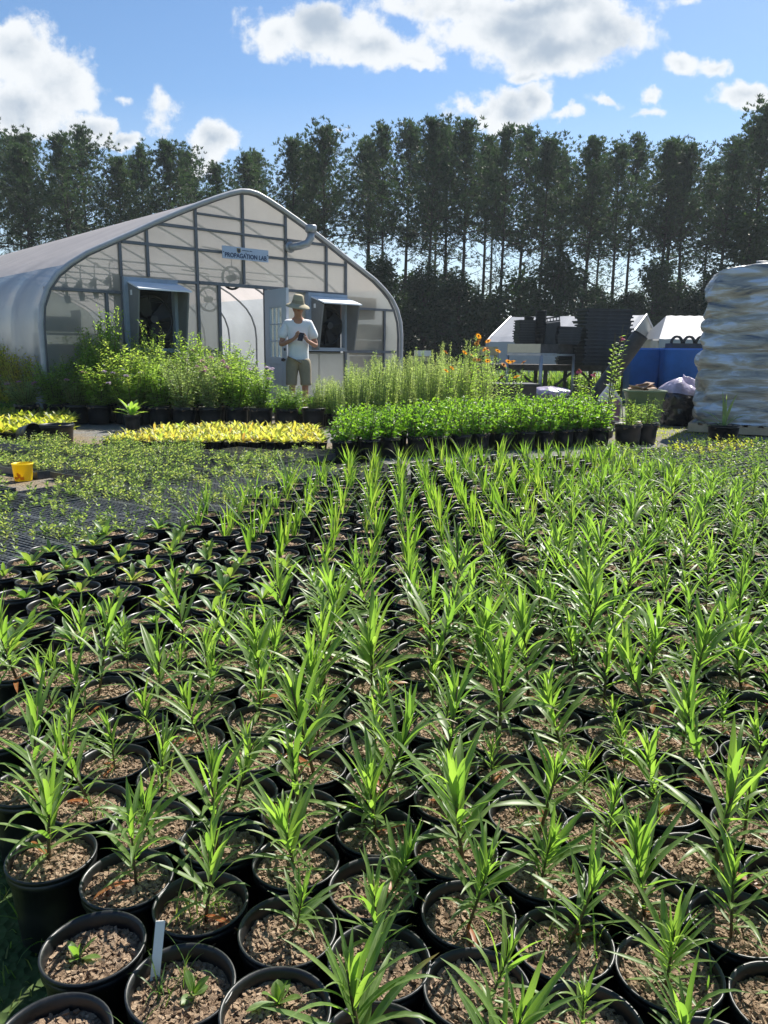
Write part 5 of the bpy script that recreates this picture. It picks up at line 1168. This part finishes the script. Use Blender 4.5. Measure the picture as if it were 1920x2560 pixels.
# blue bins
for k, (x0, x1, y, lab) in enumerate([(5.13, 5.80, 16.75, 'left blue plastic bin, partly behind the leaning black pipe'), (5.70, 6.68, 16.35, 'right wider blue plastic bin behind the rubbish bag')]):
    t = thing('blue_bin', lab, 'bin', ((x0+x1)/2, y, 0), R(-3)); w = (x1-x0)/2; mb = MB()
    loft(mb, [rr_prof(w*.86, .32, 0, c=.1), rr_prof(w*.985, .38, 1.10, c=.1), rr_prof(w*1.02, .40, 1.105, c=.1), rr_prof(w*1.02, .40, 1.15, c=.1), rr_prof(w*.96, .36, 1.15, c=.1), rr_prof(w*.9, .34, .6, c=.1)]); mb.build('body', M['blue'], t, True)
t = thing('black_crate', 'black crate of arched plastic pots standing on the right blue bin', 'crate', (6.25, 16.35, 1.15), R(-3)); mb = MB(); mb.box((0, 0, .05), (.75, .5, .10))
mb.build('crate_body', M['dtray'], t); mb = MB()
for k in range(3): mb.tube([(-.25+.25*k+math.cos(a)*.11, -.1, .1+math.sin(a)*.14) for a in [PI*q/8 for q in range(9)]], .03, 6)
mb.build('arches', M['dtray'], t, True)
# leaning corrugated pipe
t = thing('black_pipe', 'wide black plastic pipe leaning upright in front of the blue bins', 'pipe', (3.66, 14.0, 0)); mb = MB()
a, b = Vector((0, 0, .06)), Vector((.70, -.45, 1.34)); K = 60; pts = [a.lerp(b, i/K) for i in range(K+1)]
mb.tube(pts, [.135+(.004 if i % 2 else 0) for i in range(K+1)], 24, False); mb.tube(list(reversed(pts)), .118, 24, False)
mb.tube([pts[-1], pts[-1]+(b-a).normalized()*.012], [.139, .139], 24, False); mb.build('pipe_wall', M['dtray'], t, True)
# front bench (steel legs) with wooden shelf box
bn = thing('potting_bench', 'steel-legged bench with wooden rim and a beige board in front of the tray stacks', 'bench', (3.33, 16.8, 0), math.atan2(-.6, .63)+PI)
# local x runs to the left corner, local -y... build with explicit corners instead
bn.rotation_euler.z = 0; c0 = Vector((0, 0, 0)); cL = Vector((-.63, .6, 0)); cR = Vector((.93, 1.0, 0)); cF = cL+cR
for c in (c0, cL, cR, cF):
    mb = MB(); mb.tube([c, c+Vector((0, 0, .97))], .032, 10); mb.tube([c, c+Vector((0, 0, .02))], .05, 10); mb.build('leg', M['galv'], bn, True)
mb = MB(); up = Vector((0, 0, .985))
for a, b in ((c0, cL), (cL, cF), (cF, cR), (cR, c0)): mb.bar(a+up, b+up, .05, .045)
mb.build('steel_rim', M['galv'], bn)
mb = MB(); mb.add([tuple(c+Vector((0, 0, 1.012))) for c in (c0, cR, cF, cL)]+[tuple(c+Vector((0, 0, .992))) for c in (c0, cR, cF, cL)], [(0,1,2,3),(7,6,5,4)]); mb.build('bench_top', M['greyw'], bn)
tb = thing('wooden_tray_box', 'shallow wooden box with a beige side on the steel-legged bench', 'box', (3.33, 16.8, 1.015)); mb = MB()
w_ = [(-.60, .62), (.86, .98)]
e0, eL, eR = Vector((-.02, .05, 0)), Vector((-.63, .64, 0)), Vector((.90, 1.04, 0)); eF = eL+eR-e0
for (a, b, mt_, nm) in ((e0, eL, 'beige', 'beige_side'), (e0, eR, 'greyw', 'side'), (eR, eF, 'greyw', 'side'), (eL, eF, 'greyw', 'side')):
    mb = MB(); mb.bar(a+Vector((0, 0, .10)), b+Vector((0, 0, .10)), .03, .19); mb.build(nm, M[mt_], tb)
# rear dark bench with braces
rb = thing('wooden_bench', 'long dark wooden bench with crossed braces behind the steel-legged bench', 'bench', (4.0, 19.2, 0), R(3)); mb = MB(); mb.box((0, 0, .72), (3.6, 1.1, .06)); mb.box((0, -.56, .67), (3.6, .04, .12)); mb.build('bench_top', M['greyw'], rb)
for x in (-1.7, -.95, -.2, .55, 1.2, 1.7):
    mb = MB(); mb.box((x, -.48, .31), (.08, .08, .61)); mb.box((x, .48, .35), (.08, .08, .68)); mb.build('leg', M['greyw'], rb)
for (a, b) in (((-1.62, .12), (-1.0, .62)), ((-.9, .62), (-.28, .12)), ((.48, .62), (-.12, .12)), ((.62, .62), (1.15, .12)), ((-1.6, .2), (-.3, .28))):
    mb = MB(); mb.bar((a[0], -.50, a[1]), (b[0], -.50, b[1]), .06, .05); mb.build('brace', M['greyw'], rb)
# stacks of nursery trays and pots
def nest_tray(w, d, h=.06):
    mb = MB(); loft(mb, [rr_prof(w/2*.90, d/2*.88, 0, 4, .02), rr_prof(w/2*.93, d/2*.92, h*.6, 4, .02), rr_prof(w/2, d/2, h*.64, 4, .02), rr_prof(w/2, d/2, h, 4, .02), rr_prof(w/2*.94, d/2*.94, h, 4, .02), rr_prof(w/2*.9, d/2*.9, .01, 4, .02)]); return mesh_of(mb, 'nursery_tray', M['dtray'])
NT = nest_tray(.54, .40); NTB = nest_tray(.60, .48, .10); NTL = nest_tray(1.15, .6, .09)
def stack(x, y, z, n, me, step, rz, lab, grp, tilt=(0, 0)):
    for k in range(n):
        nm = 'topmost' if k == n-1 else 'lowest' if k == 0 else '%s from the bottom' % (ORD[k+1] if k+1 < len(ORD) else 'high up')
        o = put(me, 'nursery_tray', None, (x+rnd.gauss(0, .01), y, z+step*k), (tilt[0]+rnd.gauss(0, .01), tilt[1], rz+rnd.gauss(0, .03))); tag(o, 'black tray, %s in %s' % (nm, lab), 'nursery tray', grp)
stack(4.92, 17.9, .76, 15, NTL, .082, R(8), 'the big stack behind the coneflower', 'big tray stack')
stack(3.95, 17.55, 1.22, 6, NTB, .055, R(20), 'the low stack at right of the steel bench', 'low bench tray stack')
stack(3.12, 17.45, 1.22, 9, NT, .055, R(10), 'the stack at left end of the steel bench', 'left bench tray stack')
stack(4.35, 18.6, .76, 9, NTB, .07, R(-5), 'the stack between the bench and the big stack', 'middle tray stack')
stack(4.75, 18.9, .76, 8, NT, .16, R(0), 'the tall pot tower behind the big stack', 'pot tower')
# tall nested pots and an upright tray on the bench
for k in range(9):
    o = put(MIDPOT, 'nested_pot', None, (3.37, 17.3, 1.2+.062*k), (0, 0, 0), 1.15); tag(o, 'black pot nested in the tall column on the bench, %s from the bottom' % ORD[k+1], 'pot', 'tall pot column on the bench')
for k in range(6):
    o = put(MIDPOT, 'nested_pot', None, (3.20+.0*k, 17.9, 1.2+.08*k), (0, R(6), 0), 1.1); tag(o, 'black pot nested in the short column behind the bench stack, %s from the bottom' % ORD[k+1], 'pot', 'short pot column')
mb = MB(); mb.box((0, 0, .27), (.46, .03, .54)); tmp = mb
t = thing('upright_tray', 'black tray with a row of round holes leaning upright on the bench', 'tray', (3.66, 17.35, 1.2), R(-8)); t.rotation_euler.y = R(-8)
mb = MB(); mb.box((0, 0, .24), (.42, .05, .48)); mb.box((0, -.03, .50), (.42, .03, .03)); mb.box((0, -.03, .58), (.42, .03, .03))
for k in range(7): mb.box((-.2+.4*k/6, -.03, .54), (.018, .03, .05))
mb.build('tray_body', M['dtray'], t)
t = thing('clear_plastic_sheet', 'crumpled clear plastic sheet on a dark board under the front bench', 'plastic sheet', (3.45, 16.3, .12)); blob(.42, .22, 12).build('sheet', M['bagclear'], t, True)
t = thing('dark_board', 'dark board on blocks lying below the front bench', 'board', (3.3, 16.1, 0), R(5)); mb = MB(); mb.box((0, 0, .10), (2.4, .6, .04)); mb.build('board', M['greyw'], t)
for x in (-.9, .9):
    mb = MB(); mb.box((x, 0, .04), (.2, .4, .08)); mb.build('block', M['dtray'], t)
# bee-hive like boxes beyond the greenhouse corner
hv = thing('wooden_hive', 'small tan and white stacked wooden hive beyond the greenhouse right corner', 'hive', (1.02, 24, 0), R(15))
for (z, h, w, m_) in ((.0, .38, .5, 'bagw'), (.38, .35, .5, 'greyw'), (.73, .16, .56, 'palew'), (.89, .17, .40, 'bagw')):
    mb = MB(); mb.box((.0 if w > .45 else .1, 0, z+h/2), (w, .45, h-.002)); mb.build('hive_box', M[m_], hv)
hv = thing('wooden_hive', 'small tan wooden box on legs left of the white tent', 'hive', (3.75, 29, 0), 0); mb = MB(); mb.box((0, 0, 1.08), (.7, .5, .32)); mb.build('hive_box', M['palew'], hv)
for x in (-.3, .3):
    mb = MB(); mb.box((x, 0, .46), (.06, .4, .92)); mb.build('leg', M['greyw'], hv)
# tents
def tent(name, lab, x0, x1, y0, y1, hw, hr, rot, mat_end, drop=False):
    # ridge runs along local x
    t = thing(name, lab, 'tent', ((x0+x1)/2, (y0+y1)/2, 0), rot); L = (x1-x0)/2; D = (y1-y0)/2
    mb = MB(); nx = 24; pr2 = [(-D, 0), (-D, hw*.55), (-D*.97, hw), (-D*.80, hw+.22), (0, hr), (D*.80, hw+.22), (D*.97, hw), (D, 0)]
    vs = []; fs = []; n = len(pr2)
    for i in range(nx+1):
        x = -L+2*L*i/nx
        for (y, z) in pr2: vs.append((x+rnd.gauss(0, .01), y+rnd.gauss(0, .012), z-(.03*abs(math.sin(i*.9)) if z > .1 else 0)))
    for i in range(nx):
        for k in range(n-1): fs.append((i*n+k, (i+1)*n+k, (i+1)*n+k+1, i*n+k+1))
    mb.add(vs, fs); mb.build('cover', M['tent'], t)
    for sx in (-1, 1):
        mb = MB(); mb.add([(sx*L, y, z) for (y, z) in pr2], [tuple(range(n))]); mb.build('end_wall', M[mat_end], t)
        mb = MB(); mb.tube([(sx*(L+.03), y, z) for (y, z) in pr2], .04, 6); mb.build('end_hoop', M['galv'], t)
    return t
tent('hoop_tent', 'long low white covered hoop tent behind the benches', 5.0, 10.9, 31.2, 35.7, 1.5, 2.6, R(-35), 'tentd')
t = thing('canopy_tent', 'smaller white canopy tent with pleated roof above the blue bins', 'tent', (11.9, 31, 0), R(-4)); mb = MB(); w, d = 1.55, 1.5
K = 14; top = [(-w+2*w*i/K*1.0, -d, 1.60+(.0 if i % 2 else .02)) for i in range(K+1)]; rid = [(-.95+(w+.95)*i/K, 0, 2.52+(.02 if i % 2 else 0)) for i in range(K+1)]; bk_ = [(-w+2*w*i/K, d, 1.6) for i in range(K+1)]; lo = [(-w+2*w*i/K, -d-.01, 1.28+.02*math.sin(i*2)) for i in range(K+1)]
vs = lo+top+rid+bk_; k1 = K+1; mb.add(vs, [(r_*k1+i, r_*k1+i+1, (r_+1)*k1+i+1, (r_+1)*k1+i) for r_ in range(3) for i in range(K)]+[(k1, 2*k1, 3*k1)]); mb.build('roof_cover', M['tent'], t)
for sx in (-w+.05, w-.05):
    for sy in (-d+.05, d-.05):
        mb = MB(); mb.tube([(sx, sy, 0), (sx, sy, 1.62)], .04, 6); mb.build('pole', M['galv'], t)
mb = MB(); mb.box((0, -.3, .55), (2.9, 1.6, 1.1)); mb.build('stored_trays', M['dtray'], t)
# coiled net/pots on ground right of feathery stand (dark planter box)
t = thing('planter_box', 'brown planter box with dark rim behind the orange daisies', 'planter', (2.05, 13.2, 0), R(5)); mb = MB(); mb.box((0, 0, .24), (.9, .5, .46)); mb.build('box_body', M['greyw'], t); mb = MB(); mb.box((0, 0, .49), (1.0, .6, .04)); mb.build('rim', M['dtray'], t)

# ------------------------------------------------------------------ grasses
def blades(name, lab, pts, H, W_, mat='grass', seed=1):
    r = random.Random(seed); mb = MB()
    for (x, y) in pts:
        for k in range(r.randint(4, 8)):
            a = r.uniform(0, 6.3); e = R(r.uniform(50, 88)); L = H*r.uniform(.5, 1.2); rr = r.random(); d = Vector((math.cos(a)*math.cos(e), math.sin(a)*math.cos(e), math.sin(e))); sd = Vector((-math.sin(a), math.cos(a), 0))*W_*.5
            p = Vector((x+r.gauss(0, .03), y+r.gauss(0, .03), 0)); m = p+d*L*.6; t_ = m+Vector((d.x*1.6, d.y*1.6, d.z*.4))*L*.4
            mb.add([tuple(p-sd), tuple(p+sd), tuple(m+sd*.8), tuple(t_), tuple(m-sd*.8)], [(0, 1, 2, 4), (4, 2, 3)], [(1, 0, rr)]*5)
    return tag(mb.build(name, M[mat]), lab, 'grass', None, 'stuff')
r = random.Random(77)
blades('meadow_grass', 'green meadow grass and weeds behind the benches and tents', [(r.uniform(-3, 16), r.uniform(20.5, 38)) for _ in range(5200)], .34, .03, seed=2)
blades('tall_weeds', 'tall green weeds growing under and behind the wooden benches', [(r.uniform(1.8, 6.2), r.uniform(19.9, 22)) for _ in range(900)]+[(r.uniform(-12, -5), r.uniform(19, 30)) for _ in range(600)], .7, .03, seed=3)
blades('edge_grass', 'short grass growing on the shaded ground left of the nearest pots', [(x, y) for x, y in [(r.uniform(-1.3, -.2), r.uniform(.6, 2.3)) for _ in range(900)] if x < -.52-.5*(y-1.0)+r.gauss(0, .03)], .035, .003, seed=4)
blades('dry_grass', 'dry straw-like grass on the bare ground beside the olive tote', [(r.uniform(2.9, 4.6), r.uniform(9.3, 11.0)) for _ in range(420)], .04, .006, 'ygreen', seed=5)
for i in range(46):
    x = rnd.uniform(-.62, 1.0); y = rnd.uniform(.82, 1.5)
    if not vis(x, y, 0): continue
    o = put(rnd.choice(WEED), 'weed_grass', None, (x, y, .01), (0, 0, rnd.uniform(0, 6)), rnd.uniform(1.2, 2.0)); tag(o, 'thin weed grass growing up between the nearest black pots', 'grass', 'weed grass between the nearest pots')
# plants in the greenhouse bench and floor
for k in range(6):
    x, y, z = gh_world((-.35+.24*k, 2.6+.2*(k % 3), .74)); t = thing('potted_plant', 'green plant on the bench seen through the open greenhouse doorway', 'potted plant', (x, y, z), 0, 'plants on the bench inside the doorway'); put(MIDPOT, 'pot', t, scale=.7); put(BG[k % 5], 'foliage', t, (0, 0, .12), scale=.9)
# ------------------------------------------------------------------ added veil volume, mostly in place of lens flare
mb = MB(); mb.box((0, 52, 9.5), (220, 124, 21)); hz = mb.build('veil', []); tag(hz, 'thin added flare haze filling the yard', 'veil', None, 'stuff')
m = bpy.data.materials.new('veil'); m.use_nodes = True; nt = m.node_tree; nt.nodes.clear(); o_ = nt.nodes.new('ShaderNodeOutputMaterial'); v_ = nt.nodes.new('ShaderNodeVolumePrincipled')
v_.inputs['Color'].default_value = (.78, .87, .95, 1); v_.inputs['Density'].default_value = .0006; v_.inputs['Anisotropy'].default_value = .2; nt.links.new(v_.outputs[0], o_.inputs['Volume']); hz.data.materials.append(m)
print('OBJECTS', len(bpy.data.objects))
